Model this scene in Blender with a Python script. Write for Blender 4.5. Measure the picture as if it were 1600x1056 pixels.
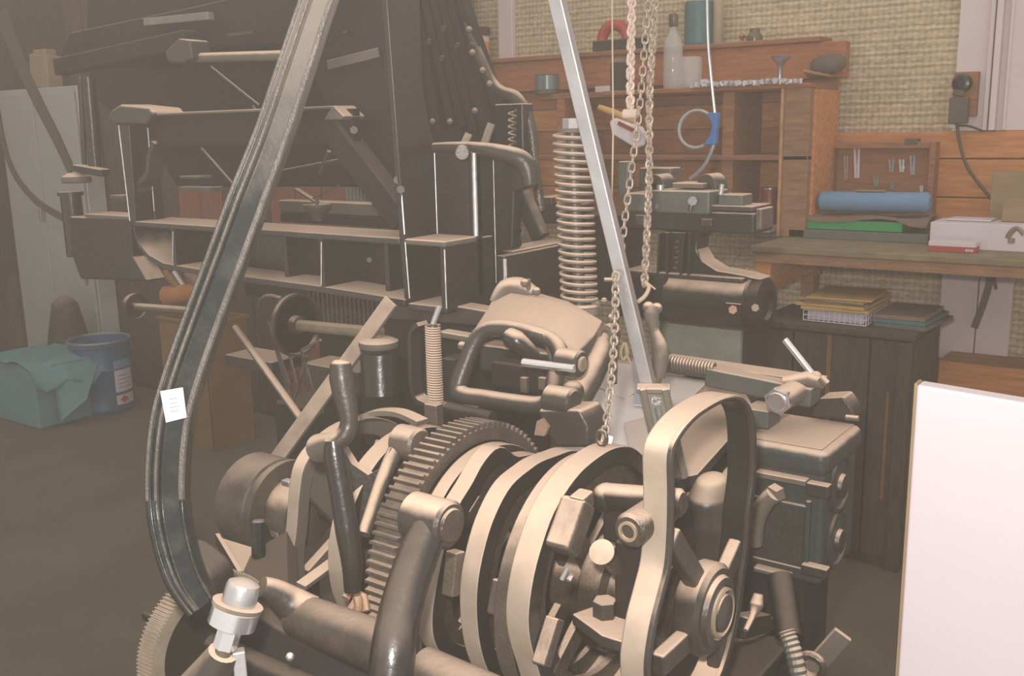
import bpy, bmesh, math, random
from mathutils import Vector as V, Matrix
random.seed(4)
PI = math.pi
for o in list(bpy.data.objects): bpy.data.objects.remove(o)
S = bpy.context.scene
COL = S.collection
# ------------------------------------------------------------------ camera, world, flash, exposure
W, H, FPX = 1600, 1056, 1555.0
yaw, pit, rol = math.radians(36), math.radians(12), math.radians(1.2)
CAM = V((0, 0, 1.5))
F0 = V((-math.sin(yaw), math.cos(yaw), 0)); R0 = V((math.cos(yaw), math.sin(yaw), 0)); ZZ = V((0, 0, 1))
FW = F0 * math.cos(pit) - ZZ * math.sin(pit); U0 = F0 * math.sin(pit) + ZZ * math.cos(pit)
RT = R0 * math.cos(rol) - U0 * math.sin(rol); UP = U0 * math.cos(rol) + R0 * math.sin(rol)
cd = bpy.data.cameras.new('camera'); cam = bpy.data.objects.new('camera', cd); COL.objects.link(cam)
cd.sensor_width = 36; cd.lens = 36 * FPX / W; cd.clip_start = .02
mw = Matrix((RT, UP, -FW)).transposed().to_4x4(); mw.translation = CAM; cam.matrix_world = mw
S.camera = cam
S.view_settings.view_transform = 'Standard'; S.view_settings.look = 'None'
S.view_settings.exposure = 0.0; S.view_settings.gamma = 1; S.view_settings.use_curve_mapping = False
wd = bpy.data.worlds.new('room_light'); S.world = wd; wd.use_nodes = True
wd.node_tree.nodes['Background'].inputs[0].default_value = (1.0, .95, .90, 1)
wd.node_tree.nodes['Background'].inputs[1].default_value = 0.85
fl = bpy.data.lights.new('camera_flash', 'AREA'); fl.size = .05; fl.energy = 29; fl.color = (1, .96, .92)
fo = bpy.data.objects.new('camera_flash', fl); COL.objects.link(fo)
fm = mw.copy(); fm.translation = CAM - RT * .04 + UP * .10; fo.matrix_world = fm

def ray(px, py): return FW + RT * ((px - 800) / FPX) - UP * ((py - 528) / FPX)
def D(px, py, d): return CAM + ray(px, py) * d
def PX(px, py, x): r = ray(px, py); return CAM + r * (x / r.x)
def PY(px, py, y): r = ray(px, py); return CAM + r * (y / r.y)
def PZ(px, py, z): r = ray(px, py); return CAM + r * ((z - CAM.z) / r.z)

# ------------------------------------------------------------------ materials
def lin(c):
    c /= 255.0
    return c / 12.92 if c <= .04045 else ((c + .055) / 1.055) ** 2.4
def rgb(r, g, b, k=.75): return (min(.92, lin(r) * k), min(.92, lin(g) * k), min(.92, lin(b) * k))
DUST = rgb(212, 182, 158, .92)
MATS = {}
def M(name, c, rough=.5, metal=0.0, dust=0.0, var=.12, scale=14, bump=.0, dcol=None, lo=.35, hi=.8, spec=.5, wood=None, alpha=1.0, trans=0.0):
    if name in MATS: return MATS[name]
    m = bpy.data.materials.new(name); m.use_nodes = True; nt = m.node_tree; N = nt.nodes; L = nt.links
    b = N['Principled BSDF']; b.inputs['Roughness'].default_value = rough; b.inputs['Metallic'].default_value = metal
    b.inputs['Specular IOR Level'].default_value = spec
    if trans: b.inputs['Transmission Weight'].default_value = trans
    if alpha < 1: b.inputs['Alpha'].default_value = alpha
    tc = N.new('ShaderNodeTexCoord'); nz = N.new('ShaderNodeTexNoise'); nz.inputs['Scale'].default_value = scale; nz.inputs['Detail'].default_value = 5
    geo = N.new('ShaderNodeNewGeometry')
    mp = N.new('ShaderNodeMapping'); L.new(geo.outputs['Position'], mp.inputs[0]); L.new(mp.outputs[0], nz.inputs['Vector'])
    if wood: mp.inputs['Scale'].default_value = wood
    rp = N.new('ShaderNodeMapRange'); rp.inputs[1].default_value = .3; rp.inputs[2].default_value = .7
    rp.inputs[3].default_value = 1 - var; rp.inputs[4].default_value = 1 + var; L.new(nz.outputs[0], rp.inputs[0])
    mx = N.new('ShaderNodeVectorMath'); mx.operation = 'SCALE'; mx.inputs[0].default_value = c; L.new(rp.outputs[0], mx.inputs['Scale'])
    out = mx.outputs[0]
    if dust:
        sp = N.new('ShaderNodeSeparateXYZ'); L.new(geo.outputs['True Normal'] if 0 else geo.outputs['Normal'], sp.inputs[0])
        n2 = N.new('ShaderNodeTexNoise'); n2.inputs['Scale'].default_value = 25; n2.inputs['Detail'].default_value = 4; L.new(geo.outputs['Position'], n2.inputs['Vector'])
        ad = N.new('ShaderNodeMath'); ad.operation = 'MULTIPLY_ADD'; ad.inputs[1].default_value = .3; L.new(n2.outputs[0], ad.inputs[0])
        sb = N.new('ShaderNodeMath'); sb.operation = 'SUBTRACT'; sb.inputs[1].default_value = .15; L.new(sp.outputs[2], ad.inputs[2]); L.new(ad.outputs[0], sb.inputs[0])
        r2 = N.new('ShaderNodeMapRange'); r2.interpolation_type = 'SMOOTHSTEP'; r2.inputs[1].default_value = lo; r2.inputs[2].default_value = hi; r2.inputs[4].default_value = dust
        L.new(sb.outputs[0], r2.inputs[0])
        mi = N.new('ShaderNodeMix'); mi.data_type = 'RGBA'; L.new(r2.outputs[0], mi.inputs[0]); L.new(out, mi.inputs[6]); mi.inputs[7].default_value = (*(dcol or DUST), 1)
        out = mi.outputs[2]
        r3 = N.new('ShaderNodeMapRange'); r3.inputs[3].default_value = rough; r3.inputs[4].default_value = .95; L.new(r2.outputs[0], r3.inputs[0]); L.new(r3.outputs[0], b.inputs['Roughness'])
        if metal:
            r4 = N.new('ShaderNodeMapRange'); r4.inputs[3].default_value = metal; r4.inputs[4].default_value = 0; L.new(r2.outputs[0], r4.inputs[0]); L.new(r4.outputs[0], b.inputs['Metallic'])
    L.new(out, b.inputs['Base Color'])
    if bump:
        bp = N.new('ShaderNodeBump'); bp.inputs['Strength'].default_value = bump; bp.inputs['Distance'].default_value = .004
        n3 = N.new('ShaderNodeTexNoise'); n3.inputs['Scale'].default_value = scale * 6; L.new(mp.outputs[0], n3.inputs['Vector']); L.new(n3.outputs[0], bp.inputs['Height']); L.new(bp.outputs[0], b.inputs['Normal'])
    MATS[name] = m; return m
BK = (.015, .013, .011)
M('black', BK, .3, 0, .95, .12, 20, .15, spec=.38)
M('stained_iron', (.045, .033, .022), .55, 0, .45, .4, 25, .3, lo=.5, hi=1.1)
M('black_clean', (.010, .009, .008), .27, 0, .12, .15, 20, .15)
M('black_deep', (.013, .010, .008), .7, 0, .14, .1, 20, spec=.25)
M('black_flat', (.03, .024, .018), .8, 0, .3, .15, 8)
M('gloss_lever', (.006, .010, .011), .24, 0, .4, .2, 30, .1, lo=.5, hi=1.0, spec=.35)
M('lever_dust_highlight', (.06, .05, .042), .5, 0, .8, .3, 60, .3, lo=.2, hi=.9)  # bead dust, with highlight painted into its pale colour
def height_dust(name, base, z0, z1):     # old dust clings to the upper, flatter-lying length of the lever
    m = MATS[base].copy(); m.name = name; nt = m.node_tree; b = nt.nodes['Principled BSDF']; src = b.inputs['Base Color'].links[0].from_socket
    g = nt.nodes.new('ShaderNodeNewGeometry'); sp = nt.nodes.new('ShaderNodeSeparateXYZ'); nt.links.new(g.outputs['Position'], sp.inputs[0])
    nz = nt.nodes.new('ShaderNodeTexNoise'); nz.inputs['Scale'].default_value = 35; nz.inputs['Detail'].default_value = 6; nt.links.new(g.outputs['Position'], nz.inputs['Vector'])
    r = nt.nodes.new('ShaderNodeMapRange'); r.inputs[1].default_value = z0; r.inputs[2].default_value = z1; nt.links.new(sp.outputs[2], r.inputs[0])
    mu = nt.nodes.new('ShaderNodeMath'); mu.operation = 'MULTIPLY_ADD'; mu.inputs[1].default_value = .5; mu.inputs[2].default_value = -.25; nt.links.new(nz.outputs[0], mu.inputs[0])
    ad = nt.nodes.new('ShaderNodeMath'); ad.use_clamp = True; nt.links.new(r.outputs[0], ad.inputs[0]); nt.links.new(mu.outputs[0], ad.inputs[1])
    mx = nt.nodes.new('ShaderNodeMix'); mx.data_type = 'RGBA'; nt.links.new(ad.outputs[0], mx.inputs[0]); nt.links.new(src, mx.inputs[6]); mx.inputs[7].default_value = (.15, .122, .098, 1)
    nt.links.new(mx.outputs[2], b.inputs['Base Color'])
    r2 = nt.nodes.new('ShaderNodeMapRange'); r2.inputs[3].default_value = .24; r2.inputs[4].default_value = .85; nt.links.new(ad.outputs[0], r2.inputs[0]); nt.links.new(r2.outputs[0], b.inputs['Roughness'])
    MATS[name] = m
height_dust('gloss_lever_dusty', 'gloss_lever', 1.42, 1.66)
M('iron', (.085, .065, .048), .45, .2, .9, .25, 30, .3)
M('grease_iron', (.05, .037, .025), .35, .2, .75, .35, 30, .4)
M('gear_iron', (.09, .07, .052), .4, .3, .8, .25, 40, .3, lo=.5, hi=1.1)
M('camrim', (.30, .235, .18), .5, .1, .9, .1, 20, .1, lo=.15, hi=.8)
M('dusty', (.10, .08, .06), .7, 0, 1.0, .1, 20, .2, lo=.15, hi=.7)
M('dusty_black', (.028, .022, .017), .4, 0, .95, .15, 20, .2, lo=.42, hi=.9)
M('soft_dusty', (.03, .025, .02), .35, 0, .95, .1, 20, .1, lo=.2, hi=.85)
M('edge_highlight', (.55, .54, .52), .35, .5, 0, .3, 60)  # pale steel colour for painted highlight lines on the frame
M('steel', (.42, .41, .41), .3, .75, .5, .1, 30, .05)
M('bright_steel', (.75, .75, .76), .2, .9, .5, .05, 30)
M('spring', (.20, .165, .14), .35, .4, .9, .1, 30, lo=.1, hi=.7)
M('brass', (.22, .17, .11), .6, .1, .6, .15, 30)
M('copper', (.30, .16, .09), .65, 0.0, .5, .2, 30)
M('greypaint', (.065, .07, .06), .5, 0, .85, .12, 20, .2)
M('greygreen', (.15, .15, .115), .6, 0, .5, .15, 25, .1)
M('motor', (.028, .033, .03), .5, 0, .9, .1, 20, .2)
M('vent', (.025, .023, .018), .8, 0, .2, .3, 90, .5)
M('rope', (.38, .30, .2), .9)
M('chain_pink', (.46, .35, .29), .6, .1, .5, .15, 60)
M('chain', (.26, .2, .155), .5, .3, .6, .2, 60)
M('pale', (.85, .74, .67), .8, 0, 0, .06, 9)
M('palerag', (.62, .55, .56), .85, 0, .6, .08, 12, .2)
M('white', rgb(226, 212, 216, .8), .6, 0, 0, .02, 4)
M('whitewall', rgb(216, 198, 196, .95), .7, 0, 0, .03, 4)
M('papers', rgb(214, 208, 222, .8), .6, 0, 0, .03, 30)
M('wood', rgb(180, 118, 68, 1.15), .6, 0, .2, .22, 9, .1, wood=(1.2, 6, 9))
M('wood_dark', rgb(140, 92, 60, 1.05), .65, 0, .25, .25, 9, .1, wood=(1.2, 6, 9))
M('wood_red', rgb(152, 94, 58, 1.12), .65, 0, .2, .2, 9, .1, wood=(1.2, 6, 9))
M('wood_end', rgb(182, 138, 98, 0.99), .7, 0, 0, .25, 12, .1, wood=(6, 6, 1.5))
M('wood_grey', rgb(142, 104, 74, 1.0), .75, 0, .3, .25, 9, .2, dcol=rgb(140, 112, 82, .8), wood=(1.5, 9, 9))
M('benchtop', rgb(124, 108, 82, 1.09), .85, 0, 0, .2, 14, .2)
M('crate_dark', rgb(74, 62, 46, .75), .7, 0, .35, .25, 10, .2, dcol=rgb(108, 94, 74, .8), wood=(6, 6, 1))
M('burnt', rgb(120, 82, 48, .9), .75, 0, 0, .3, 20, wood=(6, 6, 1))
M('panel_brown', rgb(104, 78, 58, .45), .8, 0, 0, .25, 10, wood=(6, 6, 1))
M('panel_red', rgb(146, 84, 58, .75), .8, 0, 0, .2, 10, wood=(6, 6, 1))
M('barrel', rgb(48, 84, 116, 1.0), .35, 0, 0, .08, 10)
M('barrel_rim', rgb(120, 132, 132, .9), .3, .3)
M('aqua', rgb(98, 138, 142, .9), .75, 0, 0, .05, 6)
M('greycab', rgb(158, 157, 152, 1.1), .6, 0, 0, .03, 3)
M('yellow', rgb(150, 108, 48, .6), .6, 0, 0, .1)
M('orange', rgb(178, 112, 60, .9), .45, 0, 0, .1)
M('red', rgb(178, 62, 48, .95), .45, 0, 0, .08)
M('brown_glass', rgb(112, 92, 74, .9), .2)
M('redcan', rgb(142, 62, 48, .95), .35, .2, 0, .08)
M('green', rgb(52, 150, 84, .95), .55, 0, 0, .04)
M('bluefoam', rgb(108, 142, 172, .95), .65, 0, 0, .06, 30)
M('teal', rgb(72, 112, 114, .95), .45, 0, 0, .1, 60)
M('bluetape', rgb(62, 112, 176, .95), .5)
M('cable', (.42, .42, .42), .3, .5)
M('darkcord', rgb(92, 82, 66, .8), .6)
M('card', rgb(170, 142, 108, .75), .8)
M('kraft', rgb(196, 156, 92, .9), .7, 0, 0, .08)
M('greybook', rgb(104, 104, 98, .9), .6)
M('strap', rgb(102, 90, 76, .8), .7)
M('amber', rgb(210, 140, 40, 1.1), .35)
M('glass', (.75, .75, .72), .08, 0, 0, .02, 4, alpha=.35)
M('foil', (.72, .68, .70), .25, .6, 0, .3, 60, .8)
M('rag_brown', rgb(134, 108, 90, .9), .9, 0, 0, .15, 30, .3)
M('belt', rgb(96, 80, 62, .4), .7, 0, 0, .1, 20)
M('threadedrim', (.22, .18, .13), .5, .2, .3, .2, 40)
# floor
def special(name, c1, c2, scale, kind):
    m = bpy.data.materials.new(name); m.use_nodes = True; nt = m.node_tree; N = nt.nodes; L = nt.links; b = N['Principled BSDF']; b.inputs['Roughness'].default_value = .85
    geo = N.new('ShaderNodeNewGeometry'); mi = N.new('ShaderNodeMix'); mi.data_type = 'RGBA'; mi.inputs[6].default_value = (*c1, 1); mi.inputs[7].default_value = (*c2, 1)
    if kind == 'noise':
        n = N.new('ShaderNodeTexNoise'); n.inputs['Scale'].default_value = scale; n.inputs['Detail'].default_value = 8; L.new(geo.outputs['Position'], n.inputs['Vector']); f = n.outputs[0]
    else:   # woven matting: two crossed waves, broken up by noise
        mp = N.new('ShaderNodeMapping'); L.new(geo.outputs['Position'], mp.inputs[0]); mp.inputs['Scale'].default_value = (1, 1, 1)
        nz = N.new('ShaderNodeTexNoise'); nz.inputs['Scale'].default_value = 9; L.new(geo.outputs['Position'], nz.inputs['Vector'])
        mp.inputs['Scale'].default_value = (1, .01, 1.35)
        br = N.new('ShaderNodeTexVoronoi'); br.inputs['Scale'].default_value = scale; br.inputs['Randomness'].default_value = .3; L.new(mp.outputs[0], br.inputs['Vector'])
        wv = N.new('ShaderNodeTexWave'); wv.bands_direction = 'Z'; wv.inputs['Scale'].default_value = scale * .2; wv.inputs['Distortion'].default_value = 2.5; wv.inputs['Detail Scale'].default_value = 6; L.new(mp.outputs[0], wv.inputs['Vector'])
        n2 = N.new('ShaderNodeTexNoise'); n2.inputs['Scale'].default_value = 6; n2.inputs['Detail'].default_value = 6; L.new(geo.outputs['Position'], n2.inputs['Vector'])
        a0 = N.new('ShaderNodeMix'); a0.data_type = 'RGBA'; a0.inputs[0].default_value = .3; L.new(br.outputs[0], a0.inputs[6]); L.new(wv.outputs[0], a0.inputs[7])
        a = N.new('ShaderNodeMix'); a.data_type = 'RGBA'; a.inputs[0].default_value = .3; L.new(a0.outputs[2], a.inputs[6]); L.new(n2.outputs[0], a.inputs[7]); f = a.outputs[2]
        bp = N.new('ShaderNodeBump'); bp.invert = True; bp.inputs['Strength'].default_value = .6; bp.inputs['Distance'].default_value = .01; L.new(f, bp.inputs['Height']); L.new(bp.outputs[0], b.inputs['Normal'])
    L.new(f, mi.inputs[0]); L.new(mi.outputs[2], b.inputs['Base Color']); MATS[name] = m
special('floor', rgb(94, 80, 64, .62), rgb(120, 108, 88, .72), 2.5, 'noise')
special('matting', rgb(214, 192, 158, 1.35), rgb(74, 60, 42, .8), 46, 'weave')
special('newsprint', (.90, .82, .76), (.72, .60, .54), 9, 'noise')

# ------------------------------------------------------------------ mesh building
class MB:
    def __init__(s): s.v = []; s.f = []
    def add(s, vs, fs):
        n = len(s.v); s.v += [tuple(p) for p in vs]; s.f += [tuple(i + n for i in f) for f in fs]; return s
    def box(s, a, b, rot=None, about=None):
        a = V(a); b = V(b); lo = V(map(min, a, b)); hi = V(map(max, a, b))
        vs = [V((x, y, z)) for x in (lo.x, hi.x) for y in (lo.y, hi.y) for z in (lo.z, hi.z)]
        if rot: c = about or (lo + hi) / 2; vs = [c + rot @ (p - c) for p in vs]
        return s.add(vs, [(0, 1, 3, 2), (4, 6, 7, 5), (0, 4, 5, 1), (2, 3, 7, 6), (0, 2, 6, 4), (1, 5, 7, 3)])
    def prism(s, pts, vec):
        n = len(pts); vec = V(vec); nn = V((0, 0, 0))
        for i in range(n): nn += V(pts[i]).cross(V(pts[(i + 1) % n]))
        P = [V(p) for p in pts]
        if nn.dot(vec) > 0: P = P[::-1]
        return s.add(P + [p + vec for p in P], [tuple(range(n)), tuple(range(2 * n - 1, n - 1, -1))] + [((i + 1) % n, i, i + n, (i + 1) % n + n) for i in range(n)])
    def ringprism(s, outer, inner, vec, closed=True):
        n = len(outer); vec = V(vec); O = [V(p) for p in outer]; I = [V(p) for p in inner]
        vs = O + I + [p + vec for p in O] + [p + vec for p in I]; fs = []
        for i in range(n if closed else n - 1):
            j = (i + 1) % n
            fs += [(i, j, n + j, n + i), (2 * n + j, 2 * n + i, 3 * n + i, 3 * n + j), (j, i, 2 * n + i, 2 * n + j), (n + i, n + j, 3 * n + j, 3 * n + i)]
        if not closed: fs += [(0, n, 3 * n, 2 * n), (2 * n - 1, n - 1, 3 * n - 1, 4 * n - 1)]
        return s.add(vs, fs)
    def bar(s, p, q, w, h, up=(0, 0, 1)):
        p = V(p); q = V(q); t = (q - p).normalized(); u = V(up); sd = t.cross(u)
        if sd.length < 1e-4: sd = t.cross(V((0, 1, 0)))
        sd.normalize(); u = sd.cross(t)
        vs = [c + sd * (a * w / 2) + u * (b * h / 2) for c in (p, q) for a, b in ((-1, -1), (1, -1), (1, 1), (-1, 1))]
        return s.add(vs, [(0, 1, 2, 3), (7, 6, 5, 4), (0, 4, 5, 1), (1, 5, 6, 2), (2, 6, 7, 3), (3, 7, 4, 0)])
    def sweep(s, path, prof, nrm, scale=None, caps=True, closed=False):
        P = [V(p) for p in path]; n = len(P); k = len(prof); vs = []; nrm = V(nrm)
        for i, p in enumerate(P):
            a = P[(i - 1) % n] if (closed or i) else P[0]; b = P[(i + 1) % n] if (closed or i < n - 1) else P[-1]
            t = (b - a).normalized(); sd = t.cross(nrm).normalized(); u = sd.cross(t)
            sc = scale[i] if scale else 1
            vs += [p + sd * (x * sc) + u * (y * sc) for x, y in prof]
        fs = [(i * k + j, i * k + (j + 1) % k, ((i + 1) % n) * k + (j + 1) % k, ((i + 1) % n) * k + j) for i in range(n if closed else n - 1) for j in range(k)]
        if caps and not closed: fs += [tuple(range(k))[::-1], tuple(range((n - 1) * k, n * k))]
        return s.add(vs, fs)
    def tube(s, path, r, n=10, caps=True, closed=False):
        P = [V(p) for p in path]; m = len(P); R = r if isinstance(r, (list, tuple)) else [r] * m; vs = []; prev = None
        for i, p in enumerate(P):
            a = P[(i - 1) % m] if (closed or i) else P[0]; b = P[(i + 1) % m] if (closed or i < m - 1) else P[-1]
            t = (b - a).normalized()
            if prev is None: prev = t.orthogonal().normalized()
            prev = (prev - t * prev.dot(t)).normalized(); q = t.cross(prev)
            vs += [p + (prev * math.cos(2 * PI * j / n) + q * math.sin(2 * PI * j / n)) * R[i] for j in range(n)]
        fs = [(i * n + j, i * n + (j + 1) % n, ((i + 1) % m) * n + (j + 1) % n, ((i + 1) % m) * n + j) for i in range(m if closed else m - 1) for j in range(n)]
        if caps and not closed: fs += [tuple(range(n))[::-1], tuple(range((m - 1) * n, m * n))]
        return s.add(vs, fs)
    def lathe(s, p, ax, prof, n=32):
        p = V(p); ax = V(ax).normalized(); a = ax.orthogonal().normalized(); b = ax.cross(a); k = len(prof); vs = []
        for r, t in prof: vs += [p + ax * t + (a * math.cos(2 * PI * j / n) + b * math.sin(2 * PI * j / n)) * max(r, 1e-5) for j in range(n)]
        fs = [(i * n + j, i * n + (j + 1) % n, (i + 1) * n + (j + 1) % n, (i + 1) * n + j) for i in range(k - 1) for j in range(n)]
        fs += [tuple(range(n))[::-1], tuple(range((k - 1) * n, k * n))]
        return s.add(vs, fs)
    def cyl(s, p, q, r, r2=None, n=28, c=0.0):
        p = V(p); q = V(q); L = (q - p).length; r2 = r if r2 is None else r2
        pr = [(r - c, 0), (r, c), (r2, L - c), (r2 - c, L)] if c else [(r, 0), (r2, L)]
        return s.lathe(p, q - p, pr, n)
    def ball(s, c, r, n=16, sc=(1, 1, 1)):
        c = V(c); vs = []; k = n // 2
        for i in range(k + 1):
            a = PI * i / k
            vs += [c + V((sc[0] * r * math.sin(a) * math.cos(2 * PI * j / n), sc[1] * r * math.sin(a) * math.sin(2 * PI * j / n), sc[2] * r * math.cos(a))) for j in range(n)]
        return s.add(vs, [(i * n + j, i * n + (j + 1) % n, (i + 1) * n + (j + 1) % n, (i + 1) * n + j) for i in range(k) for j in range(n)])
    # box whose -Y face spans a pixel rectangle seen on the plane Y
    def bx(s, x0, y0, x1, y1, Y, dep):
        xm, ym = (x0 + x1) / 2, (y0 + y1) / 2
        return s.box((PY(x0, ym, Y).x, Y, PY(xm, y1, Y).z), (PY(x1, ym, Y).x, Y + dep, PY(xm, y0, Y).z))
    def plY(s, pts, Y, t): return s.prism([PY(x, y, Y) for x, y in pts], (0, t, 0))
    def plX(s, pts, X, t): return s.prism([PX(x, y, X) for x, y in pts], (-t, 0, 0))
    def plZ(s, pts, z, t): return s.prism([PZ(x, y, z) for x, y in pts], (0, 0, -t))

ROOT = {}
def T(name, label, cat, group=None, kind=None):
    o = bpy.data.objects.new(name, None); COL.objects.link(o); o.empty_display_size = .05
    o['label'] = label; o['category'] = cat
    if group: o['group'] = group
    if kind: o['kind'] = kind
    return o
def P(name, mb, mat, parent=None, bevel=0, segs=2, smooth=38, label=None, sub=0, kind=None, side=None, inner=False):
    me = bpy.data.meshes.new(name); me.from_pydata(mb.v, [], mb.f); me.validate()
    bm = bmesh.new(); bm.from_mesh(me)
    bmesh.ops.remove_doubles(bm, verts=bm.verts, dist=2e-5)
    bmesh.ops.recalc_face_normals(bm, faces=bm.faces)
    bm.to_mesh(me); bm.free()
    for p in me.polygons: p.use_smooth = True
    me.set_sharp_from_angle(angle=math.radians(smooth))
    me.materials.append(MATS[mat]); o = bpy.data.objects.new(name, me); COL.objects.link(o)
    if side and 1:
        me.materials.append(MATS[side])
        for p in me.polygons:
            if abs(p.normal.x) > .8: p.material_index = 1
        if inner:
            cc = sum((v.co for v in me.vertices), V()) / len(me.vertices)
            for p in me.polygons:
                if p.normal.dot(V(p.center) - cc) < 0: p.material_index = 1
    if bevel:
        m = o.modifiers.new('bevel', 'BEVEL'); m.width = bevel; m.segments = segs; m.limit_method = 'ANGLE'; m.angle_limit = math.radians(40); m.harden_normals = True
    if sub:
        m = o.modifiers.new('sub', 'SUBSURF'); m.levels = m.render_levels = sub
    if parent: o.parent = parent
    if label: o['label'] = label
    if kind: o['kind'] = kind
    return o
def TM(name, mb, mat, label, cat, group=None, **k):
    o = P(name, mb, mat, **k); o['label'] = label; o['category'] = cat
    if group: o['group'] = group
    return o
def ST(name, mb, mat, parent=None, **k):
    o = P(name, mb, mat, parent, **k)
    if parent is None: o['kind'] = 'structure'
    return o
def kids(o): return [c for c in COL.objects if c.parent == o]
def fin(root):      # put the origin of a finished thing at its base
    ms = []
    def walk(o):
        if o.type == 'MESH': ms.append(o)
        for c in kids(o): walk(c)
    walk(root)
    pts = [v.co for m in ms for v in m.data.vertices]
    if not pts: return root
    lo = V((min(p.x for p in pts), min(p.y for p in pts), min(p.z for p in pts))); hi = V((max(p.x for p in pts), max(p.y for p in pts), max(p.z for p in pts)))
    c = V(((lo.x + hi.x) / 2, (lo.y + hi.y) / 2, lo.z))
    done = set()
    for m in ms:
        if m.data.name in done: continue
        done.add(m.data.name); m.data.transform(Matrix.Translation(-c))
    root.location = c
    return root
def smoothpath(pts, k=6):   # Catmull-Rom through 3D points (or tuples)
    Q = [V(p) for p in pts]; out = []
    for i in range(len(Q) - 1):
        a, b, c, d = Q[max(i - 1, 0)], Q[i], Q[i + 1], Q[min(i + 2, len(Q) - 1)]
        for j in range(k):
            t = j / k
            out.append(.5 * ((2 * b) + (c - a) * t + (2 * a - 5 * b + 4 * c - d) * t * t + (3 * b - a - 3 * c + d) * t ** 3))
    out.append(Q[-1]); return out
def lerpn(vals, n):
    out = []
    for i in range(n):
        t = i / (n - 1) * (len(vals) - 1); k = min(int(t), len(vals) - 2); out.append(vals[k] + (vals[k + 1] - vals[k]) * (t - k))
    return out

# ================================================================== THE SETTING
WY = 3.97
ST('floor', MB().box((-8, -1.2, -.08), (2.2, WY + .12, 0)), 'floor')
ST('wall_back', MB().box((-8, WY, 0), (2.2, WY + .12, 3.1)), 'matting')
ST('wall_left', MB().box((-6.6, -1.2, 0), (-6.48, WY, 3.1)), 'panel_brown')  # flash falloff is put into this wall's dark brown
# white post between the matting panels, and the white window casing at the right with its mouldings
a = PY(778, 40, WY - .03); b = PY(800, 40, WY - .03)
ST('trim_1', MB().box((a.x, WY - .03, 1.2), (b.x, WY, 3.0)), 'whitewall', bevel=.004)
ZTP = PY(1450, 206, WY - .03).z + .002
a = PY(1495, 100, WY - .03)
cas = ST('trim_2', MB().box((a.x, WY - .03, ZTP), (1.6, WY, 3.0)), 'whitewall')
for x0, x1, d in ((1541, 1549, .055), (1552, 1562, .07), (1572, 1577, .05)):
    a = PY(x0, 100, WY - .06); b = PY(x1, 100, WY - .06)
    P('moulding', MB().box((a.x, WY - d, ZTP), (b.x, WY - .028, 2.99)), 'whitewall', cas, bevel=.004)
# wainscot planks along the right of the back wall
wn = P('trim_3', MB().box((PY(1290, 300, WY - .02).x, WY - .012, 1.0), (1.5, WY - .001, PY(1450, 210, WY).z - .01)), 'wood_dark'); wn['kind'] = 'structure'
zt = PY(1450, 206, WY - .03).z
for i, (zz, hh) in enumerate(((zt, .095), (zt - .10, .135), (zt - .24, .16))):
    P('plank', MB().box((PY(1272, 300, WY).x, WY - .035, zz - hh), (1.5, WY - .012, zz)), 'wood', wn, bevel=.003)
# white boxed-in panel and brown ledge below the bench
ST('trim_4', MB().bx(1468, 405, 1525, 562, WY - .04, .035).bx(1527, 405, 1580, 566, WY - .035, .03), 'whitewall', bevel=.003)
ST('trim_5', MB().bx(1462, 572, 1640, 690, WY - .22, .2), 'wood', bevel=.004)

# ================================================================== LEFT BACKGROUND
gc = T('storage_cabinet', 'tall pale grey metal cabinet at the left edge against the dark wall', 'cabinet')
a = PZ(8, 640, 0)
cb = MB(); X1 = PY(137, 350, 3.25).x; X0 = X1 - .85; zt = PY(60, 137, 3.25).z
P('body', MB().box((X0, 3.27, 0), (X1, 3.39, zt)), 'greycab', gc, bevel=.008)
dm = PY(20, 350, 3.05).x
d1 = P('door', MB().box((X0 + .01, 3.25, .06), (X0 + .40, 3.268, zt - .03)), 'greycab', gc, bevel=.004)
d2 = P('door', MB().box((X0 + .41, 3.25, .06), (X1 - .01, 3.268, zt - .03)), 'greycab', gc, bevel=.004)
P('handle', MB().box((X0 + .385, 3.22, 1.0), (X0 + .40, 3.25, 1.12)), 'steel', d1, bevel=.003)
fin(gc)
TM('paper_bundle', MB().box((PY(62, 100, 3.35).x, 3.28, zt), (PY(90, 100, 3.35).x, 3.38, zt + .19), Matrix.Rotation(.12, 3, 'Y')).box((PY(68, 100, 3.35).x, 3.29, zt), (PY(86, 100, 3.35).x, 3.37, zt + .22)), 'card', 'pale brown paper bundle standing on top of the tall grey cabinet', 'bundle', bevel=.01)
# tall brown panelled cabinet added as dark backing, covering the lit wall behind the machine
bc = T('added_dark_cabinet', 'large dark brown panelled cupboard added as dark backing behind the machine', 'cupboard')
cx0 = PY(139, 400, 3.4).x; cx1 = PY(738, 60, 3.9).x
P('body', MB().box((cx0, 3.42, 0), (cx1, 3.9, 2.75)), 'panel_brown', bc)
n = 14
for i in range(n):
    x0 = cx0 + (cx1 - cx0) * i / n; x1 = cx0 + (cx1 - cx0) * (i + 1) / n
    P('plank', MB().box((x0 + .003, 3.4, .03), (x1 - .003, 3.418, 2.73)), 'panel_red' if i in (5, 6, 9, 10, 11) else 'panel_brown', bc, bevel=.002)
fin(bc)
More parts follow.
